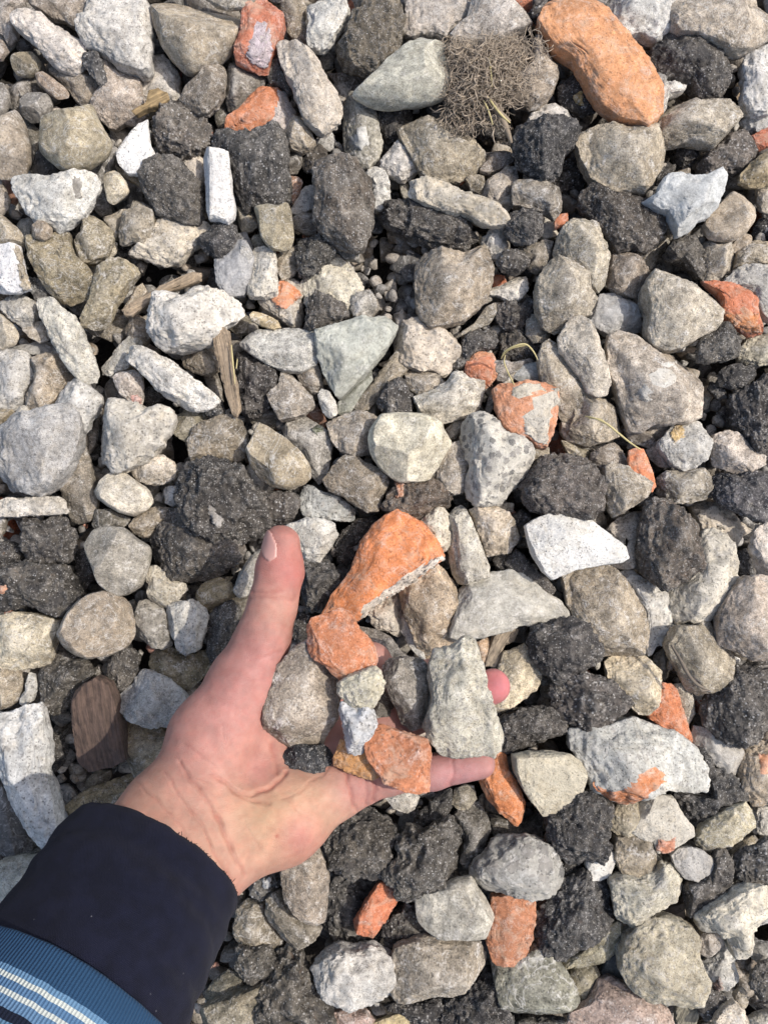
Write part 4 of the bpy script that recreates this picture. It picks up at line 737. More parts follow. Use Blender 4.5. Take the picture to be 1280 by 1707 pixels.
PAR = {  # plan exponent, height exponent, height/width, facets, facet slope, coarse noise, fine noise, chaikin
    's': (.33, .6, .64, 4, 1.0, .020, .42, 0), 'p': (.92, 1.0, .66, 1, .5, .035, .12, 2), 'g': (.42, .7, .5, 3, .8, .025, .28, 0),
    'c': (.42, .68, .62, 4, .8, .05, .45, 1), 'm': (.4, .75, .5, 3, .55, .02, .3, 0), 'k': (.66, .9, .66, 3, .7, .09, .6, 1),
    'b': (.32, .55, .44, 3, .75, .025, .45, 0), 'w': (.34, .6, .6, 2, .4, .03, .4, 0)}
CUTS = {'s': 5, 'p': 4, 'g': 4, 'c': 5, 'm': 3, 'k': 5, 'b': 4, 'w': 0}

TONE = {'s': 1.14, 'p': 1.14, 'g': 1.08, 'c': 1.06, 'm': .80, 'k': .78, 'b': 1.0, 'w': 1.0}
def tone(kind, color, rng):
    c = np.array(lin(color)[:3]) * TONE[kind]
    if kind == 'b': c = c * np.array([1.06, 1.03, .80]) * .80 + np.array([.45, .39, .30]) * .19
    if kind == 'k': c = c * np.array([1.05, 1.0, .95]) if rng.rand() < .6 else c
    if kind in 'spcg': c = (c * .88 + c.mean() * .12) * np.array([1.03, 1.0, .935]) * rng.uniform(.9, 1.1)
    if kind == 'm': c = c * np.array([1.0, .985, .95])
    if kind in 'spcg': c = c * min(1.0, .52 / c.max())
    return tuple(c) + (1.0,)

def stone(kind, color, zc, pts, seed, mat=None, level=None, hk=1.0):
    rng = np.random.RandomState(seed)
    e1, e2, kh, nf, slope, amp, fine, ch = PAR[kind]
    px = np.array(pts, float).reshape(-1, 2)
    W = at(px[:, 0], px[:, 1], zc)[:, :2]
    c, A = centroid(W)
    Q = W - c
    ev, U = np.linalg.eigh(np.cov(chaikin(Q, 2).T))
    a_, b_ = math.sqrt(ev[1]) * 1.6, math.sqrt(ev[0]) * 1.6
    ax = U[:, 1]; rz = math.atan2(ax[1], ax[0]) if kind == 'w' else 0.0
    B = np.stack([U[:, 1] / a_, U[:, 0] / b_])           # plan -> round space
    Bi = np.linalg.inv(B)
    q = chaikin(Q, ch) @ B.T * 1.05
    if (q[:, 0] * np.roll(q[:, 1], -1) - np.roll(q[:, 0], -1) * q[:, 1]).sum() < 0: q = q[::-1]
    rr = radial(q)
    area_px = A / (.00036 ** 2)
    lv = level or (5 if area_px > 1300 else 4)
    D, F = ICO[lv]
    th = np.arctan2(D[:, 1], D[:, 0])
    fi = (th + np.pi) / (2 * np.pi) * len(rr); i0 = np.floor(fi).astype(int) % len(rr); fr = fi - np.floor(fi)
    r = rr[i0] * (1 - fr) + rr[(i0 + 1) % len(rr)] * fr
    cp = np.hypot(D[:, 0], D[:, 1])
    rho = cp ** e1
    u, v = rho * np.cos(th), rho * np.sin(th)
    z = np.sign(D[:, 2]) * np.abs(D[:, 2]) ** e2
    # flat broken faces on the upper side
    top = z > -.15
    al = rng.rand() * 6.28
    zz = z.copy()
    for i in range(nf):
        al += 6.283 / nf * (.7 + .6 * rng.rand())
        sl = slope * (.35 + .9 * rng.rand())
        pl = (.60 + .30 * rng.rand()) - sl * (u * math.cos(al) + v * math.sin(al)) + sl * .12
        zz = np.where(top & (zz > pl), np.maximum(pl, -.1) + .04 * (zz - pl), zz)
    if kind in 'sgmbc':
        tx, ty = (rng.rand(2) - .5) * (.75 if kind not in 'mb' else .3)
        cap = (.60 + .12 * rng.rand()) + tx * u + ty * v
        zz = np.where(top & (zz > cap), cap + .06 * (zz - cap), zz)
    xy = np.stack([u * r, v * r], 1) @ Bi.T
    w = math.sqrt(A / math.pi)
    hz = min(b_, w) * kh / .62 * .78 * (.85 + .3 * rng.rand()) * hk
    hz = min(hz * (1.12 if kind in 'sgcb' else 1.0), .024)
    P = np.concatenate([xy, (zz * hz)[:, None]], 1)
    for _ in range(CUTS[kind]):          # knocked-off corners and flat fracture faces
        c_ = rng.uniform(.42 if kind in 'sgcbm' else .2, .96); a0 = rng.rand() * 6.283; n = np.array([math.cos(a0) * math.sqrt(1 - c_ * c_), math.sin(a0) * math.sqrt(1 - c_ * c_), c_])
        s_ = P @ n
        d_ = s_.max() - (w * (1 - c_) + 1.25 * hz * c_) * rng.uniform(.06, .32)
        ov = np.maximum(0, s_ - d_)
        P = P - (ov * .96)[:, None] * n
    N = np.concatenate([xy / (np.hypot(xy[:, 0], xy[:, 1])[:, None] + 1e-9) * cp[:, None], D[:, 2:3]], 1)
    N /= np.linalg.norm(N, axis=1)[:, None]
    so = rng.rand(3) * 50
    dn = fbm(P / w * 1.6 + so, 3, seed) * amp * w
    if kind == 'k':
        dn += (fbm(P / .0065 + so, 4, seed + 9, .6, True) - .6) * .0016 * min(1.3, w / .014) * rng.uniform(.25, 1.0)
    if kind == 'c':
        dn += -np.maximum(0, fbm(P / .007 + so, 2, seed + 9) - .25) * .0022
    if kind in 'sgbc':                   # splintery fracture relief
        f_ = fbm(P / (w * .33) + so, 4, seed + 31, .6, True)
        dn += (f_ - .7) * w * {'s': .013, 'g': .022, 'b': .016, 'c': .028}[kind]
    dn += fbm(P / .0026 + so, 3, seed + 5, .6) * fine * .0011 * min(1.0, w / .012)
    if kind == 'w':
        g = P @ np.array([[ax[0], -ax[1], 0], [ax[1], ax[0], 0], [0, 0, 1]])
        dn += vnoise(g * np.array([40, 420, 420]) + so, seed) * .0006
    P = P + N * dn[:, None]
    if rz:
        cs, sn = math.cos(-rz), math.sin(-rz)
        P = np.stack([P[:, 0] * cs - P[:, 1] * sn, P[:, 0] * sn + P[:, 1] * cs, P[:, 2]], 1)
    nm = NAME[kind][0]
    o = link(nm, mesh(nm, P, F, mat or MAT[kind]), (c[0], c[1], zc), None, rz)
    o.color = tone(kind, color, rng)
    return o, P, F

def patch(o, P, F, name, kind, color, poly, lift=.0009, lab=None, rz=0.0, mat=None):
    """a part of another material lying on the upper skin of a thing: the faces inside poly, raised by lift, their rim sunk"""
    cs, sn = math.cos(rz), math.sin(rz)
    loc = np.array(o.location)
    Wp = np.stack([P[:, 0] * cs - P[:, 1] * sn, P[:, 0] * sn + P[:, 1] * cs, P[:, 2]], 1) + loc
    q = to_px(Wp)
    q = q + np.stack([fbm(P / .005 + 3.1, 3, 7, .6), fbm(P / .005 + 9.7, 3, 8, .6)], 1) * 3.2
    pg = np.array(poly, float).reshape(-1, 2)
    ins = np.zeros(len(q), bool)
    A, B = pg, np.roll(pg, -1, 0)
    for a, b in zip(A, B):
        cond = (a[1] > q[:, 1]) != (b[1] > q[:, 1])
        with np.errstate(divide='ignore', invalid='ignore'):
            xi = (b[0] - a[0]) * (q[:, 1] - a[1]) / (b[1] - a[1]) + a[0]
        ins ^= cond & (q[:, 0] < xi)
    tri = P[F]; fn = np.cross(tri[:, 1] - tri[:, 0], tri[:, 2] - tri[:, 0])
    vn = np.zeros_like(P)
    for k in range(F.shape[1]): np.add.at(vn, F[:, k], fn)
    vn /= np.linalg.norm(vn, axis=1)[:, None] + 1e-12
    ok = ins & ((Wp - CAMC) * vn @ np.ones(3) < 0) & (vn[:, 2] > -.1)
    fs = F[ok[F].sum(1) >= 1]
    fs = fs[(vn[fs][:, :, 2] > -.1).all(1)]
    if len(fs) < 4: return None
    used = np.unique(fs)
    cnt = ok.copy()
    # rim = used vertices not inside
    d = np.where(cnt, lift * (1.1 + .9 * fbm(P / .0045, 3, 5)), -.0004)
    rem = np.full(len(P), -1); rem[used] = np.arange(len(used))
    V2 = (P + vn * d[:, None])[used]
    p = link(name, mesh(name, V2, rem[fs], mat or MAT[kind]), (0, 0, 0), o)
    p.color = tone(kind, color, np.random.RandomState(1))
    if lab: p['label'] = lab
    return p

seed = 11
FIND = {}
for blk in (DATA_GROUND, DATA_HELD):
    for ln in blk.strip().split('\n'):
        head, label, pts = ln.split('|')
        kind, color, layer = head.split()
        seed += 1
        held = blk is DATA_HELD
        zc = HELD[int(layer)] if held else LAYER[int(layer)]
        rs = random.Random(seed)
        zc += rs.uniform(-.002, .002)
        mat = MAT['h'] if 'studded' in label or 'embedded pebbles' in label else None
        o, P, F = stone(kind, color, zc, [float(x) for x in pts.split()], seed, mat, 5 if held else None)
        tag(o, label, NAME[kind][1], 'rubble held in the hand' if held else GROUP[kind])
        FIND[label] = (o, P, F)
for key, name, kind, color, poly in PATCHES:
    hit = [v for k, v in FIND.items() if key in k]
    assert len(hit) == 1, (key, len(hit))
    o, P, F = hit[0]
    patch(o, P, F, name, kind, color, [float(x) for x in poly.split()])
# ------------------------------------------------------------------ the person: an open left hand, palm up, the arm coming down out of two sleeves
def surface_nets(D, org, h):
    sg = D < 0
    nx, ny, nz = D.shape
    c = np.zeros((nx - 1, ny - 1, nz - 1), np.int8)
    for a in (0, 1):
        for b in (0, 1):
            for e in (0, 1):
                c += sg[a:nx - 1 + a, b:ny - 1 + b, e:nz - 1 + e]
    act = (c > 0) & (c < 8)
    idx = np.full(act.shape, -1, np.int64)
    I = np.argwhere(act); idx[act] = np.arange(len(I))
    acc = np.zeros((len(I), 3)); cnt = np.zeros(len(I))
    cr = [(a, b, e) for a in (0, 1) for b in (0, 1) for e in (0, 1)]
    for p in cr:
        for ax in range(3):
            if p[ax]: continue
            q = list(p); q[ax] = 1
            d0 = D[I[:, 0] + p[0], I[:, 1] + p[1], I[:, 2] + p[2]]; d1 = D[I[:, 0] + q[0], I[:, 1] + q[1], I[:, 2] + q[2]]
            m = (d0 < 0) != (d1 < 0)
            t = np.where(m, d0 / np.where(m, d0 - d1, 1), 0)
            pt = np.tile(np.array(p, float), (len(I), 1)); pt[:, ax] += t
            acc[m] += pt[m]; cnt[m] += 1
    V = (I + acc / cnt[:, None]) * h + org
    Fs = []
    for ax in range(3):
        s0 = [slice(None)] * 3; s1 = [slice(None)] * 3
        s0[ax] = slice(0, -1); s1[ax] = slice(1, None)
        A, B = sg[tuple(s0)], sg[tuple(s1)]
        E = np.argwhere(A != B)
        u, w_ = [(1, 2), (2, 0), (0, 1)][ax]
        ok = (E[:, u] > 0) & (E[:, w_] > 0) & (E[:, u] < D.shape[u] - 1) & (E[:, w_] < D.shape[w_] - 1)
        E = E[ok]
        def g(du, dw):
            q = E.copy(); q[:, u] += du; q[:, w_] += dw
            return idx[q[:, 0], q[:, 1], q[:, 2]]
        Q = np.stack([g(-1, -1), g(0, -1), g(0, 0), g(-1, 0)], 1)
        fl = ~A[E[:, 0], E[:, 1], E[:, 2]]
        Q[fl] = Q[fl][:, ::-1]
        Fs.append(Q)
    return V, np.concatenate(Fs)

def vnormals(V, F):
    n = np.cross(V[F[:, 2]] - V[F[:, 0]], V[F[:, 3 % F.shape[1]]] - V[F[:, 1]]) if F.shape[1] == 4 else np.cross(V[F[:, 1]] - V[F[:, 0]], V[F[:, 2]] - V[F[:, 0]])
    vn = np.zeros_like(V)
    for k in range(F.shape[1]): np.add.at(vn, F[:, k], n)
    return vn / (np.linalg.norm(vn, axis=1)[:, None] + 1e-12)

ARM0 = at(283, 1425, .112)
ARMD = np.array([-.35, -.61, .71]); ARMD /= np.linalg.norm(ARMD)
ARMS = np.cross(ARMD, [0, 0, 1.0]); ARMS /= np.linalg.norm(ARMS)      # sideways across the arm
ARMU = np.cross(ARMS, ARMD)

def J(px, py, z, r): return (at(px, py, z / 1000.0), r / 1000.0)
CH = [  # chains of joints: (pixel x, pixel y, height mm, radius mm), blend mm
    ([J(470, 906, 84, 10.2), J(467, 950, 82, 11.4), J(455, 1008, 82, 11.8), J(438, 1066, 82, 13.6), J(407, 1138, 82, 18), J(357, 1232, 86, 23.5), J(330, 1312, 96, 23)], 9),
    ([J(430, 1130, 74, 12), J(505, 1155, 64, 13), J(540, 1230, 62, 14)], 10),
    ([J(330, 1350, 98, 22), J(440, 1290, 76, 17), J(500, 1250, 62, 16)], 12),
    ([J(420, 1230, 72, 16), J(560, 1180, 56, 13)], 12),
    ([J(380, 1402, 100, 23), J(470, 1362, 90, 22.5), J(558, 1318, 83, 15.5)], 12),
    ([J(558, 1318, 83, 15.5), J(598, 1303, 81, 12.4), J(650, 1293, 79, 9.8), J(722, 1287, 77, 9.4), J(800, 1273, 75, 8.5)], 4),
    ([J(545, 1262, 72, 14), J(640, 1215, 62, 11), J(730, 1178, 62, 10), J(821, 1144, 66, 9.8)], 4),
    ([J(535, 1212, 64, 14), J(620, 1160, 54, 11), J(690, 1130, 48, 10), J(735, 1120, 44, 9)], 4),
    ([J(515, 1150, 64, 14), J(575, 1095, 54, 11), J(620, 1100, 46, 10), J(648, 1132, 42, 9)], 4),
    ([(ARM0 - ARMD * .022 + ARMS * -.013, .0245), (ARM0 + ARMD * .09 + ARMS * -.015, .027)], 14),
    ([(ARM0 - ARMD * .016 + ARMS * .014, .0235), (ARM0 + ARMD * .09 + ARMS * .015, .027)], 14),
    ([(ARM0 - ARMD * .02 - ARMU * .004, .025), (ARM0 + ARMD * .09, .03)], 14),
]
hh = .0009
pts_ = np.array([p for c_, _ in CH for p, r in c_])
lo, hi = pts_.min(0) - .036, pts_.max(0) + .036
dim = np.ceil((hi - lo) / hh).astype(int)
D = np.full(dim, .02, np.float32)
gx = [lo[i] + hh * np.arange(dim[i]) for i in range(3)]
for chain, kb in CH:
    kb = kb / 1000.0
    for (a, ra), (b, rb) in zip(chain[:-1], chain[1:]):
        m = max(ra, rb) + kb + .004
        l_ = np.maximum(0, np.floor((np.minimum(a, b) - m - lo) / hh).astype(int)); h_ = np.minimum(dim, np.ceil((np.maximum(a, b) + m - lo) / hh).astype(int))
        sl = tuple(slice(l_[i], h_[i]) for i in range(3))
        X, Y, Z = np.meshgrid(gx[0][sl[0]], gx[1][sl[1]], gx[2][sl[2]], indexing='ij', sparse=True)
        ba = b - a; L2 = ba @ ba
        t = np.clip(((X - a[0]) * ba[0] + (Y - a[1]) * ba[1] + (Z - a[2]) * ba[2]) / L2, 0, 1)
        d = np.sqrt((X - a[0] - t * ba[0]) ** 2 + (Y - a[1] - t * ba[1]) ** 2 + (Z - a[2] - t * ba[2]) ** 2) - (ra + (rb - ra) * t)
        o_ = D[sl]
        hb = np.clip(.5 + .5 * (o_ - d) / kb, 0, 1)
        D[sl] = o_ + (d - o_) * hb - kb * hb * (1 - hb)
HV, HF = surface_nets(D, lo, hh)
del D
e_ = np.concatenate([HF[:, [0, 1]], HF[:, [1, 2]], HF[:, [2, 3]], HF[:, [3, 0]]])
for _ in range(3):
    sm = np.zeros_like(HV); n_ = np.zeros(len(HV))
    np.add.at(sm, e_[:, 0], HV[e_[:, 1]]); np.add.at(n_, e_[:, 0], 1); np.add.at(sm, e_[:, 1], HV[e_[:, 0]]); np.add.at(n_, e_[:, 1], 1)
    HV = .4 * HV + .6 * sm / n_[:, None]
HN = vnormals(HV, HF)
facing = ((HV - CAMC) * HN).sum(1) < 0
hp = to_px(HV)

def seg_dist(q, line):
    d = np.full(len(q), 1e9)
    for a, b in zip(line[:-1], line[1:]):
        a, b = np.array(a, float), np.array(b, float)
        t = np.clip(((q - a) @ (b - a)) / ((b - a) @ (b - a)), 0, 1)
        d = np.minimum(d, np.linalg.norm(q - a - t[:, None] * (b - a), axis=1))
    return d
CREASE = [  # skin folds: polyline in photo pixels, half width px, depth mm
    ([(300, 1272), (330, 1310), (352, 1344), (375, 1385), (390, 1430), (407, 1458)], 3.0, 1.0),
    ([(272, 1290), (304, 1332), (337, 1381), (367, 1434), (388, 1470)], 2.6, .7),
    ([(480, 1288), (468, 1302), (448, 1316), (420, 1324), (392, 1318), (365, 1300)], 3.2, .8),
    ([(355, 1292), (385, 1316), (420, 1335), (450, 1338)], 4, .5),
    ([(575, 1285), (583, 1305), (588, 1325), (593, 1350)], 2.6, 1.1),
    ([(622, 1290), (625, 1310), (622, 1335)], 2.6, 1.0),
    ([(425, 990), (445, 984), (468, 986)], 3, .5),
    ([(418, 1000), (440, 993), (470, 996), (492, 1000)], 3, .45),
    ([(420, 1098), (445, 1092), (470, 1084)], 3, .4),
    ([(380, 1135), (410, 1128), (440, 1134)], 3, .3),
    ([(452, 1240), (462, 1262), (462, 1288)], 5, .6),
    ([(560, 1262), (540, 1290), (500, 1318), (470, 1330)], 2.2, .35), ([(540, 1385), (505, 1360), (480, 1330)], 2.0, .25),
    ([(440, 1420), (420, 1395), (405, 1365)], 2.0, .3), ([(310, 1240), (335, 1262), (365, 1278)], 2.2, .35), ([(290, 1262), (320, 1290), (350, 1308)], 2.0, .3),
    ([(230, 1305), (262, 1335), (300, 1375), (325, 1420)], 2.4, .35), ([(395, 1180), (418, 1196), (440, 1200)], 2.0, .2), ([(350, 1180), (372, 1205), (380, 1240)], 2.0, .2),
    ([(412, 1040), (440, 1036), (475, 1040)], 2.0, .2), ([(400, 1075), (430, 1066), (470, 1066)], 2.0, .2), ([(610, 1296), (612, 1318), (608, 1340)], 2.0, .4),
    ([(755, 1262), (757, 1285), (753, 1312)], 3, .4), ([(695, 1262), (698, 1290), (696, 1318)], 3, .5),
]
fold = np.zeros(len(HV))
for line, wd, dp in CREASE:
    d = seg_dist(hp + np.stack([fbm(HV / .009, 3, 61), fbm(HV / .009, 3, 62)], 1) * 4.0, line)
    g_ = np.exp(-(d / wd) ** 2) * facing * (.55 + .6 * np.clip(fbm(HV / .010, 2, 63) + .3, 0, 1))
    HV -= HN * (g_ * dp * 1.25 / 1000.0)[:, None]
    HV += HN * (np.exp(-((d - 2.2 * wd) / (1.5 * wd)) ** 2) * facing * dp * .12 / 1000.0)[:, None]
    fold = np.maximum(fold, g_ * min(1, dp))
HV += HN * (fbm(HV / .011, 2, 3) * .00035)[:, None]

skin = np.tile(np.array(lin('c4968a')[:3]), (len(HV), 1))
for x, y, rad, hx_, k_ in [(470, 930, 60, 'c27f76', .7), (490, 960, 30, 'bd6f6d', .5), (455, 1020, 40, 'c69a85', .6), (430, 1110, 70, 'bd8580', .7), (370, 1210, 90, 'c38c86', .7),
                           (455, 1360, 80, 'd6b48f', 1.0), (520, 1340, 50, 'd4ae90', .8), (500, 1395, 40, 'c27f7a', .7), (430, 1285, 40, 'bf847e', .7), (560, 1350, 40, 'cba68f', .6), (600, 1315, 35, 'c18a84', .7),
                           (760, 1285, 80, 'b98a8c', .9), (830, 1145, 40, 'd07f86', 1.0), (250, 1330, 80, 'c49a86', .8), (345, 1420, 70, 'c69d88', .8), (320, 1250, 50, 'c08d82', .5)]:
    w_ = np.exp(-((hp - (x, y)) ** 2).sum(1) / (2 * (rad * .75) ** 2)) * k_
    skin = skin * (1 - w_[:, None]) + np.array(lin(hx_)[:3]) * w_[:, None]
skin *= (1 + .13 * fbm(HV / .007, 4, 21, .6))[:, None] * np.array([.72, .69, .665])
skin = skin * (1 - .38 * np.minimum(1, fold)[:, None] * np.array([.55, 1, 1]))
spot = np.exp(-(((hp - (462, 1394)) ** 2).sum(1)) / 10.0)[:, None]
skin = skin * (1 - .6 * spot * np.array([.4, 1, 1]))

def skin_mat(nail=False):
    t = NT('fingernail' if nail else 'skin'); tc = t.n('TexCoord'); co = tc.outputs['Object']
    b = t.b
    if nail:
        b.inputs['Base Color'].default_value = lin('b58a80'); b.inputs['Roughness'].default_value = .42
    else:
        a = t.n('Attribute', attribute_name='skin')
        n = t.noise(co, 260, 5, .6); n2 = t.noise(co, 90, 3)
        c = t.mix(t.ramp(n, .42, .62, 0, .35), a.outputs['Color'], t.mix(1.0, a.outputs['Color'], (1.05, .80, .78, 1), 'MULTIPLY'))
        c = t.mix(t.ramp(n2, .5, .7, 0, .3), c, t.mix(1.0, c, (1.08, 1.02, .93, 1), 'MULTIPLY'))
        t.l(c, b.inputs['Base Color'])
        v = t.vor(co, 1100, 'DISTANCE_TO_EDGE'); f = t.noise(co, 1800, 3)
        mp = t.n('Mapping'); t.l(co, mp.inputs[0]); mp.inputs['Rotation'].default_value = (0, 0, .6); mp.inputs['Scale'].default_value = (420, 1500, 900)
        ridg = t.noise(mp.outputs[0], 1, 3, .6, .4)
        hgt = t.math('ADD', t.math('MULTIPLY', t.ramp(v.outputs['Distance'], 0, .12), .35), t.math('ADD', t.math('MULTIPLY', f, .3), t.math('MULTIPLY', ridg, .8)))
        t.l(t.bump(hgt, .6, .0005), b.inputs['Normal'])
        t.l(t.ramp(n, .3, .7, .42, .6), b.inputs['Roughness'])
    b.inputs['Subsurface Weight'].default_value = .12 if not nail else .05
    b.inputs['Subsurface Radius'].default_value = (1.0, .35, .2); b.inputs['Subsurface Scale'].default_value = .004
    b.inputs['Specular IOR Level'].default_value = .4
    return t.m

person = bpy.data.objects.new('person', None); COL.objects.link(person); person.empty_display_size = .05
person.location = tuple(ARM0)
tag(person, 'open bare left hand held palm up over the rubble, holding stones, in a navy sleeve', 'person')
def under(o, par):
    o.parent = par
    return o
hc = HV.mean(0)
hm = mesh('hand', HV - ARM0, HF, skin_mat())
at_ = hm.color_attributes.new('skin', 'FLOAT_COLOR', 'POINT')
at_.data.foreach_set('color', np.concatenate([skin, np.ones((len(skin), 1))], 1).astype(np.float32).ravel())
hand = link('hand', hm, (0, 0, 0), person)
class _O: pass
tmp = _O(); tmp.location = tuple(ARM0)
def hand_patch(name, mat, poly, lift):
    q = hp + np.stack([vnoise(HV / .004, 5), vnoise(HV / .004, 6)], 1) * .4
    pg = np.array(poly, float); ins = np.zeros(len(q), bool)
    for a, b in zip(pg, np.roll(pg, -1, 0)):
        cond = (a[1] > q[:, 1]) != (b[1] > q[:, 1])
        with np.errstate(divide='ignore', invalid='ignore'):
            ins ^= cond & (q[:, 0] < (b[0] - a[0]) * (q[:, 1] - a[1]) / (b[1] - a[1]) + a[0])
    ins &= facing & (HV[:, 2] > .07)
    fs = HF[ins[HF].any(1)]; used = np.unique(fs); rem = np.full(len(HV), -1); rem[used] = np.arange(len(used))
    V2 = (HV + HN * np.where(ins, lift, -.0006)[:, None])[used] - ARM0
    return link(name, mesh(name, V2, rem[fs], mat), (0, 0, 0), hand)
hand_patch('thumbnail', skin_mat(True), [(437, 890), (444, 881), (453, 888), (461, 908), (460, 930), (450, 937), (440, 928), (433, 905)], .0006)

# ---- sleeves: rings round the arm's axis
def cloth(kind):
    t = NT('cloth_' + kind); co = t.n('TexCoord').outputs['Object']; a = t.n('Attribute', attribute_name='axial'); sp = t.n('SeparateColor'); t.l(a.outputs['Color'], sp.inputs[0])
    tm = t.math('MULTIPLY', sp.outputs[0], 100.0)
    wv = t.noise(co, 1500, 2); fz = t.noise(co, 120, 4)
    if kind == 'cuff':
        ramp = t.n('ValToRGB'); ramp.color_ramp.interpolation = 'CONSTANT'
        cols = [(0, '24405c'), (13, '5c7c98'), (15.5, 'b3b8b2'), (17.5, '4f6d8c'), (20.5, 'b0b5b0'), (22.5, '587592'), (26.5, '141a2a'), (30, '527089'), (32.5, '1c1722')]
        el = ramp.color_ramp.elements
        el[0].position = 0; el[0].color = lin(cols[0][1]); el[1].position = cols[1][0] / 100; el[1].color = lin(cols[1][1])
        for p_, h_ in cols[2:]:
            e = el.new(p_ / 100); e.color = lin(h_)
        j = t.math('MULTIPLY', t.math('SUBTRACT', t.noise(co, 700, 2), .5), .004)
        t.l(t.math('ADD', sp.outputs[0], j), ramp.inputs[0])
        rib = t.math('SINE', t.math('MULTIPLY', sp.outputs[1], 6.2832 * 230))
        on = t.ramp(tm, 31.5, 33.5, 1, 0)
        c = t.mix(t.math('MULTIPLY', t.ramp(rib, -1, 0, .45, 0), on), ramp.outputs[0], t.mix(1.0, ramp.outputs[0], (.45, .47, .52, 1), 'MULTIPLY'))
        hgt = t.math('ADD', t.math('MULTIPLY', t.math('MULTIPLY', rib, on), .5), t.math('MULTIPLY', wv, .5))
        st_ = .7
    else:
        base = '0f1120'
        c = t.mix(t.ramp(fz, .35, .65), lin(base, .85), lin(base, 1.35))
        lint = t.vor(co, 420); ls = t.n('SeparateColor'); t.l(lint.outputs['Color'], ls.inputs[0])
        c = t.mix(t.math('MULTIPLY', t.ramp(ls.outputs[0], .985, .99), t.ramp(lint.outputs['Distance'], .1, .2, .5, 0)), c, (.3, .3, .33, 1))
        knit = t.math('MULTIPLY', t.math('SINE', t.math('MULTIPLY', sp.outputs[1], 6.2832 * 420)), t.math('SINE', t.math('MULTIPLY', tm, 6.2832 * .9)))
        hgt = t.math('ADD', t.math('MULTIPLY', knit, .35), wv); st_ = .6
    t.l(c, t.b.inputs['Base Color']); t.b.inputs['Roughness'].default_value = .95
    t.b.inputs['Sheen Weight'].default_value = .03; t.b.inputs['Sheen Roughness'].default_value = .5
    t.b.inputs['Specular IOR Level'].default_value = .2
    t.l(t.bump(hgt, st_, .0006), t.b.inputs['Normal'])
    return t.m

SGN = 1.0 if ARMS[0] > 0 else -1.0      # the sleeve hangs a little to the thumb side
def sleeve(name, prof, mat, seed, wr, par, nseg=220, tilt=0.0):
    """prof: (distance along the arm, half width, half thickness); the last rows fold in under the hem"""
    V, F, A = [], [], []
    ts = []
    for (t0, a0, b0), (t1, a1, b1) in zip(prof[:-1], prof[1:]):
        n = max(2, int(math.hypot(t1 - t0, a1 - a0) / .0016))
        for i in range(n):
            f = i / n; ts.append((t0 + (t1 - t0) * f, a0 + (a1 - a0) * f, b0 + (b1 - b0) * f))
    ts.append(prof[-1])
    ph = np.linspace(0, 2 * np.pi, nseg, endpoint=False)
    tmin = min(p[0] for p in prof)
    for t_, a, b in ts:
        ax0 = ARM0 - ARMS * .004 * SGN
        P = ax0 + np.outer(np.cos(ph) * a, ARMS) + np.outer(np.sin(ph) * b, ARMU) + ARMD * t_
        P = P + np.outer(tilt * np.cos(ph) * a, ARMD)
        V.append(P); A.append(np.stack([np.full(nseg, (t_ - tmin) * 10), ph / (2 * np.pi), ph * 0, ph * 0 + 1], 1))
    V = np.concatenate(V); A = np.concatenate(A); m = len(ts)
    q = (np.arange(m - 1)[:, None] * nseg + np.arange(nseg)[None]).ravel(); r_ = (np.arange(m - 1)[:, None] * nseg + (np.arange(nseg)[None] + 1) % nseg).ravel()
    F = np.stack([q, q + nseg, r_ + nseg, r_], 1)
    N = vnormals(V, F)
    ctr = (V - ARM0); rad_ = ctr - np.outer(ctr @ ARMD, ARMD)
    if (N * rad_).sum() < 0: F = F[:, ::-1]
    rad_ /= np.linalg.norm(rad_, axis=1)[:, None]
    k_ = ctr @ ARMD
    loc = np.stack([k_ / .016, (ctr @ ARMS) / .05, (ctr @ ARMU) / .05], 1)
    V = V + rad_ * (fbm(loc, 3, seed) * wr)[:, None] + ARMD * (fbm(np.stack([k_ * 0, (ctr @ ARMS) / .006, (ctr @ ARMU) / .006], 1), 2, seed + 4) * (.0006 if name == 'sleeve' else .0002))[:, None]
    me_ = mesh(name, V - ARM0, F, mat)
    ca = me_.color_attributes.new('axial', 'FLOAT_COLOR', 'POINT'); ca.data.foreach_set('color', A.astype(np.float32).ravel())
    return link(name, me_, (0, 0, 0), par), V

sl_in, slV = sleeve('sleeve', [(.016, .0430, .036), (.009, .0440, .037), (.006, .0460, .0385), (.006, .0472, .0395), (.010, .0485, .041), (.018, .0495, .042), (.035, .050, .045), (.095, .0527, .0475)], cloth('inner'), 3, .0019, person)
cuff, _ = sleeve('striped_cuff', [(.087, .0525, .0475), (.077, .0535, .0485), (.075, .0552, .0505), (.076, .0568, .052), (.085, .0578, .053), (.110, .0585, .054), (.130, .064, .058), (.34, .078, .072)], cloth('cuff'), 8, .0009, person)

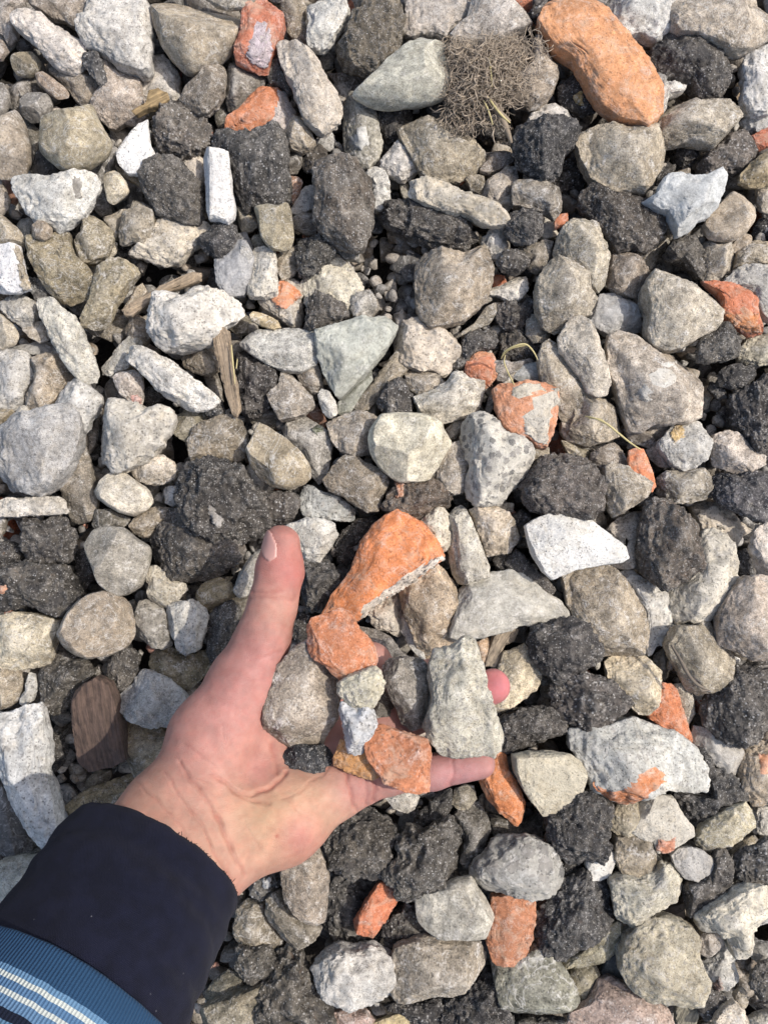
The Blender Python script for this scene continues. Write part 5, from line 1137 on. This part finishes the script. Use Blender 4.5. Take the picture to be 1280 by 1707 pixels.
def tube(line, r, n=6, taper=.5):
    P = np.array(line, float); T = np.gradient(P, axis=0); T /= np.linalg.norm(T, axis=1)[:, None] + 1e-12
    a = np.cross(T, [.3, .2, .93]); a /= np.linalg.norm(a, axis=1)[:, None] + 1e-12; b = np.cross(T, a)
    ph = np.linspace(0, 2 * np.pi, n, endpoint=False); m = len(P)
    rr_ = r * (1 - (1 - taper) * np.abs(np.linspace(-1, 1, m)) ** 2)
    V = (P[:, None] + rr_[:, None, None] * (np.cos(ph)[None, :, None] * a[:, None] + np.sin(ph)[None, :, None] * b[:, None])).reshape(-1, 3)
    i = (np.arange(m - 1)[:, None] * n + np.arange(n)[None]).ravel(); k = (np.arange(m - 1)[:, None] * n + (np.arange(n)[None] + 1) % n).ravel()
    return V, np.stack([i, k, k + n, i + n], 1)
def tubes(lines, rs, n=5):
    VV_, FF_, o_ = [], [], 0
    for l_, r_ in zip(lines, rs):
        v, f = tube(l_, r_, n); VV_.append(v); FF_.append(f + o_); o_ += len(v)
    return np.concatenate(VV_), np.concatenate(FF_)
def flat_mat(name, hexs, rough=.9, var=.35, sc=300):
    t = NT(name); co = t.n('TexCoord').outputs['Object']
    n = t.noise(co, sc, 4)
    t.l(t.mix(n, lin(hexs, 1 - var), lin(hexs, 1 + var)), t.b.inputs['Base Color']); t.b.inputs['Roughness'].default_value = rough
    return t.m
rf = np.random.RandomState(4); fr_l, fr_r = [], []
for i in range(200):
    p_ = rf.uniform(0, 2 * np.pi)
    base = ARM0 - ARMS * .004 * SGN + ARMS * math.cos(p_) * .0468 + ARMU * math.sin(p_) * .0392 + ARMD * .0062
    d_ = -ARMD * rf.uniform(.4, 1) + rf.randn(3) * .6; L_ = rf.uniform(.0003, .0008); s_ = np.linspace(0, 1, 6)[:, None]
    fr_l.append(base + d_ * L_ * s_ + rf.randn(3) * .0004 * s_ ** 2 + rf.randn(3) * .0003 * np.sin(s_ * 5)); fr_r.append(.00016)
v, f = tubes(fr_l, fr_r, 4)
link('frayed_fringe', mesh('frayed_fringe', v - ARM0, f, flat_mat('thread', '15161f')), (0, 0, 0), sl_in)
# ------------------------------------------------------------------ dry roots, straws and twigs lying on the stones
def curve_px(pts, n=24):
    P = np.array([at(x, y, z) for x, y, z in pts])
    t = np.linspace(0, len(P) - 1, n); out = []
    for u in t:
        i = min(int(u), len(P) - 2); f = u - i
        p0, p1, p2, p3 = P[max(i - 1, 0)], P[i], P[i + 1], P[min(i + 2, len(P) - 1)]
        out.append(.5 * ((2 * p1) + (-p0 + p2) * f + (2 * p0 - 5 * p1 + 4 * p2 - p3) * f * f + (-p0 + 3 * p1 - 3 * p2 + p3) * f ** 3))
    return np.array(out)
straw_m = flat_mat('dry_straw', 'b5a878', .7, .2)
def straw(name, lines, rs, label, cat, mat, group=None):
    v, f = tubes(lines, rs, 6); c = v.mean(0)
    o = link(name, mesh(name, v - c, f, mat), tuple(c)); tag(o, label, cat, group)
    return o
straw('straw_stalk', [curve_px([(835, 598, .034), (842, 585, .04), (860, 576, .044), (876, 574, .044), (888, 585, .042), (896, 600, .04)]), curve_px([(836, 595, .033), (850, 582, .04), (868, 577, .043), (878, 576, .043)]),
      curve_px([(842, 592, .036), (840, 604, .036), (846, 620, .034), (853, 634, .036), (857, 642, .036)])], [.0006, .00045, .0005], 'yellow bent straw lying over a dark lump above the orange and white brick block', 'straw', straw_m, 'dry straws')
straw('straw_stalk', [curve_px([(975, 694, .038), (990, 697, .042), (1010, 706, .044), (1030, 722, .043), (1050, 738, .042), (1068, 750, .04)]), curve_px([(980, 697, .038), (1000, 699, .042), (1012, 708, .043)])], [.0007, .0005],
      'pale thin straw curving down to the orange brick stub', 'straw', straw_m, 'dry straws')
twig_m = flat_mat('twig_bark', '6e6458', .9, .4)
straw('twig', [curve_px([(1118, 1075, .03), (1132, 1098, .036), (1145, 1122, .039), (1158, 1138, .04), (1174, 1148, .038)]), curve_px([(1158, 1136, .039), (1168, 1150, .038), (1180, 1150, .036)])], [.0012, .0008], 'thin grey twig lying on the tan and brown split stone', 'twig', twig_m)
straw('twig', [curve_px([(392, 640, .03), (388, 600, .03), (386, 575, .03)]), curve_px([(394, 615, .03), (396, 598, .03)])], [.0005, .0004], 'thin splinter along the right side of the split grey brown wood', 'splinter', straw_m)
# root tuft: hundreds of fine roots bursting from a clod
rt = bpy.data.objects.new('root_tuft', None); COL.objects.link(rt); rt.location = tuple(at(805, 125, .018))
tag(rt, 'shaggy tuft of dry roots right of the pale triangular cobble', 'roots')
rq = np.random.RandomState(12); L_, R_ = [], []
cl = np.array(at(805, 115, .020))
for i in range(1300):
    while True:
        bx, by = rq.uniform(738, 905), rq.uniform(58, 215)
        # the tuft's outline narrows towards its lower end
        lft = 742 + max(0, 150 - by) * .05 - max(0, by - 150) * .1; rgt = 905 - max(0, by - 85) * .62
        if lft < bx < max(rgt, 790): break
    z0 = .022 + .012 * math.exp(-((bx - 810) ** 2 + (by - 110) ** 2) / 4500.) + rq.uniform(-.006, .006)
    ang = rq.uniform(0, 6.28) if rq.rand() < .45 else rq.normal(1.8, .7)
    ln = rq.uniform(10, 40) if by < 165 else rq.uniform(10, 28)
    k = rq.normal(0, .45); pts = []
    for s in np.linspace(0, 1, 5):
        a_ = ang + k * s * 1.6 + rq.normal(0, .12)
        pts.append((bx + math.cos(a_) * ln * s, by + math.sin(a_) * ln * s, z0 + .005 * math.sin(3 * s) * rq.rand() + rq.normal(0, .0008)))
    L_.append(curve_px(pts, 9)); R_.append(rq.uniform(.0001, .0003) * (2.2 if rq.rand() < .06 else 1))
v, f = tubes(L_, R_, 4)
link('root_fibre_tangle', mesh('root_fibre_tangle', v - np.array(rt.location), f, flat_mat('dry_root', 'a29482', .95, .4, 160)), (0, 0, 0), rt)
D_, F_ = ICO[4]
P_ = D_ * np.array([.029, .027, .0125]); P_ = P_ * (1 + .22 * fbm(P_ / .012, 3, 77))[:, None]
link('soil_clod', mesh('soil_clod', P_ + cl - np.array(rt.location) - np.array([0, 0, .004]), F_, flat_mat('dry_soil', '6a6054', .95, .5, 300)), (0, 0, 0), rt)
v, f = tubes([curve_px([(815, 95, .036), (818, 120, .038), (820, 145, .036)], 12), curve_px([(806, 168, .034), (814, 185, .035), (821, 208, .033)], 12), curve_px([(812, 160, .034), (832, 188, .034), (850, 205, .03)], 12)], [.0005, .00055, .0008], 6)
link('straw_stem', mesh('straw_stem', v - np.array(rt.location), f, straw_m), (0, 0, 0), rt)
v, f = tubes([curve_px([(800, 150, .03), (822, 175, .031), (840, 205, .03), (852, 238, .024)], 14), curve_px([(828, 180, .03), (842, 195, .03), (850, 202, .028)], 10)], [.0022, .0013], 7)
link('root_stem', mesh('root_stem', v - np.array(rt.location), f, flat_mat('root_bark', '877a69', .95, .4, 300)), (0, 0, 0), rt)
# ------------------------------------------------------------------ ground under everything, loose small rubble between and around
def ground_mat():
    t = NT('soil'); tc = t.n('TexCoord')
    n1 = t.noise(tc.outputs['Object'], 60, 6); n2 = t.noise(tc.outputs['Object'], 500, 4)
    t.l(t.mix(n1, (.035, .03, .025, 1), (.09, .078, .065, 1)), t.b.inputs['Base Color'])
    t.b.inputs['Roughness'].default_value = .95
    t.l(t.bump(t.math('ADD', n1, n2), .8, .006), t.b.inputs['Normal'])
    return t.m
g = 12.0
go = link('ground', mesh('ground', np.array([(-g, -g, 0), (g, -g, 0), (g, g, 0), (-g, g, 0)]), np.array([[0, 1, 2, 3]]), ground_mat()), (0, 0, -.062))
tag(go, kind='structure')

rng = np.random.RandomState(5)
PAL = [('8b8173', 5), ('7d766c', 4), ('9a9286', 3), ('b0aba2', 2), ('55524e', 4), ('4a4845', 3), ('a9a6a0', 2), ('8a7a66', 2), ('a9613f', .6), ('c9c6c0', .6)]
pc = np.array([lin(h)[:3] for h, _ in PAL]); pwt = np.array([w for _, w in PAL]); pwt = pwt / pwt.sum()
VV, FF, CC = [], [], []
nv = 0
def rub(x, y, z, r, lv=2):
    global nv
    D, F = ICO[lv]
    P = D * np.array([1, .6 + .4 * rng.rand(), .5 + .3 * rng.rand()]) * r
    for _ in range(7):
        n = rng.randn(3); n /= np.linalg.norm(n); d = r * (.34 + .3 * rng.rand())
        s = P @ n
        P = np.where((s > d)[:, None], P - (s - d)[:, None] * n * .93, P)
    P = P * (1 + .10 * fbm(P / r * 1.7 + rng.rand(3) * 40, 2, rng.randint(999)))[:, None]
    a, b = rng.rand(2) * 6.28; b *= .1
    ca, sa, cb, sb = math.cos(a), math.sin(a), math.cos(b), math.sin(b)
    P = P @ np.array([[ca, -sa, 0], [sa, ca, 0], [0, 0, 1]]).T @ np.array([[1, 0, 0], [0, cb, -sb], [0, sb, cb]]).T
    VV.append(P + (x, y, z)); FF.append(F + nv); nv += len(P)
    CC.append(np.tile(np.append(pc[rng.choice(len(pc), p=pwt)] * (.8 + .4 * rng.rand()), rng.rand()), (len(P), 1)))
hx, hy = .262, .345
for i in range(2100):
    x, y = rng.uniform(-hx, hx), rng.uniform(-hy, hy)
    rub(x, y, rng.uniform(-.048, -.010), rng.uniform(.006, .015))
for i in range(2600):      # small chips and slivers
    x, y = rng.uniform(-hx, hx), rng.uniform(-hy, hy)
    rub(x, y, rng.uniform(-.026, -.002), rng.uniform(.0025, .0065), 1)
k = 0
while k < 5200:
    x, y = (rng.uniform(-.48, .48), rng.uniform(-.56, .56)) if k % 5 < 3 else (rng.uniform(-.85, .85), rng.uniform(-.95, .95))
    if abs(x) < hx + .004 and abs(y) < hy + .004: continue
    rub(x, y, rng.uniform(-.045, .012), rng.uniform(.012, .026)); k += 1
me = mesh('rubble', np.concatenate(VV), np.concatenate(FF), None)
ca_ = me.color_attributes.new('tint', 'FLOAT_COLOR', 'POINT'); ca_.data.foreach_set('color', np.concatenate(CC).astype(np.float32).ravel())
me.materials.append(stone_mat('s', 'tint'))
ro = link('rubble', me); tag(ro, kind='stuff')

# ------------------------------------------------------------------ daylight
AZ, EL = R(8.0), R(54.0)      # sun stands to the photo's right-hand side
sd = bpy.data.lights.new('sun', 'SUN'); so_ = bpy.data.objects.new('sun', sd); COL.objects.link(so_)
sd.energy = 2.7; sd.angle = R(.6); sd.color = (1, .94, .86)
tosun = Vector((math.cos(EL) * math.cos(AZ), math.cos(EL) * math.sin(AZ), math.sin(EL)))
so_.rotation_euler = tosun.to_track_quat('Z', 'Y').to_euler()
so_.location = tosun * 3
w = bpy.data.worlds.new('World'); S.world = w; w.use_nodes = True
nt = w.node_tree; nt.nodes.clear()
sky = nt.nodes.new('ShaderNodeTexSky'); sky.sky_type = 'NISHITA'; sky.sun_disc = False
sky.sun_elevation = EL; sky.sun_rotation = math.pi / 2 - AZ
sky.dust_density = 3.0; sky.ozone_density = 1.0
bg = nt.nodes.new('ShaderNodeBackground'); bg.inputs[1].default_value = .15
ou = nt.nodes.new('ShaderNodeOutputWorld')
nt.links.new(sky.outputs[0], bg.inputs[0]); nt.links.new(bg.outputs[0], ou.inputs[0])
S.view_settings.view_transform = 'Standard'; S.view_settings.look = 'None'
S.view_settings.exposure = 0.46; S.view_settings.gamma = 1.0; S.view_settings.use_curve_mapping = False
S.cycles.max_bounces = 6
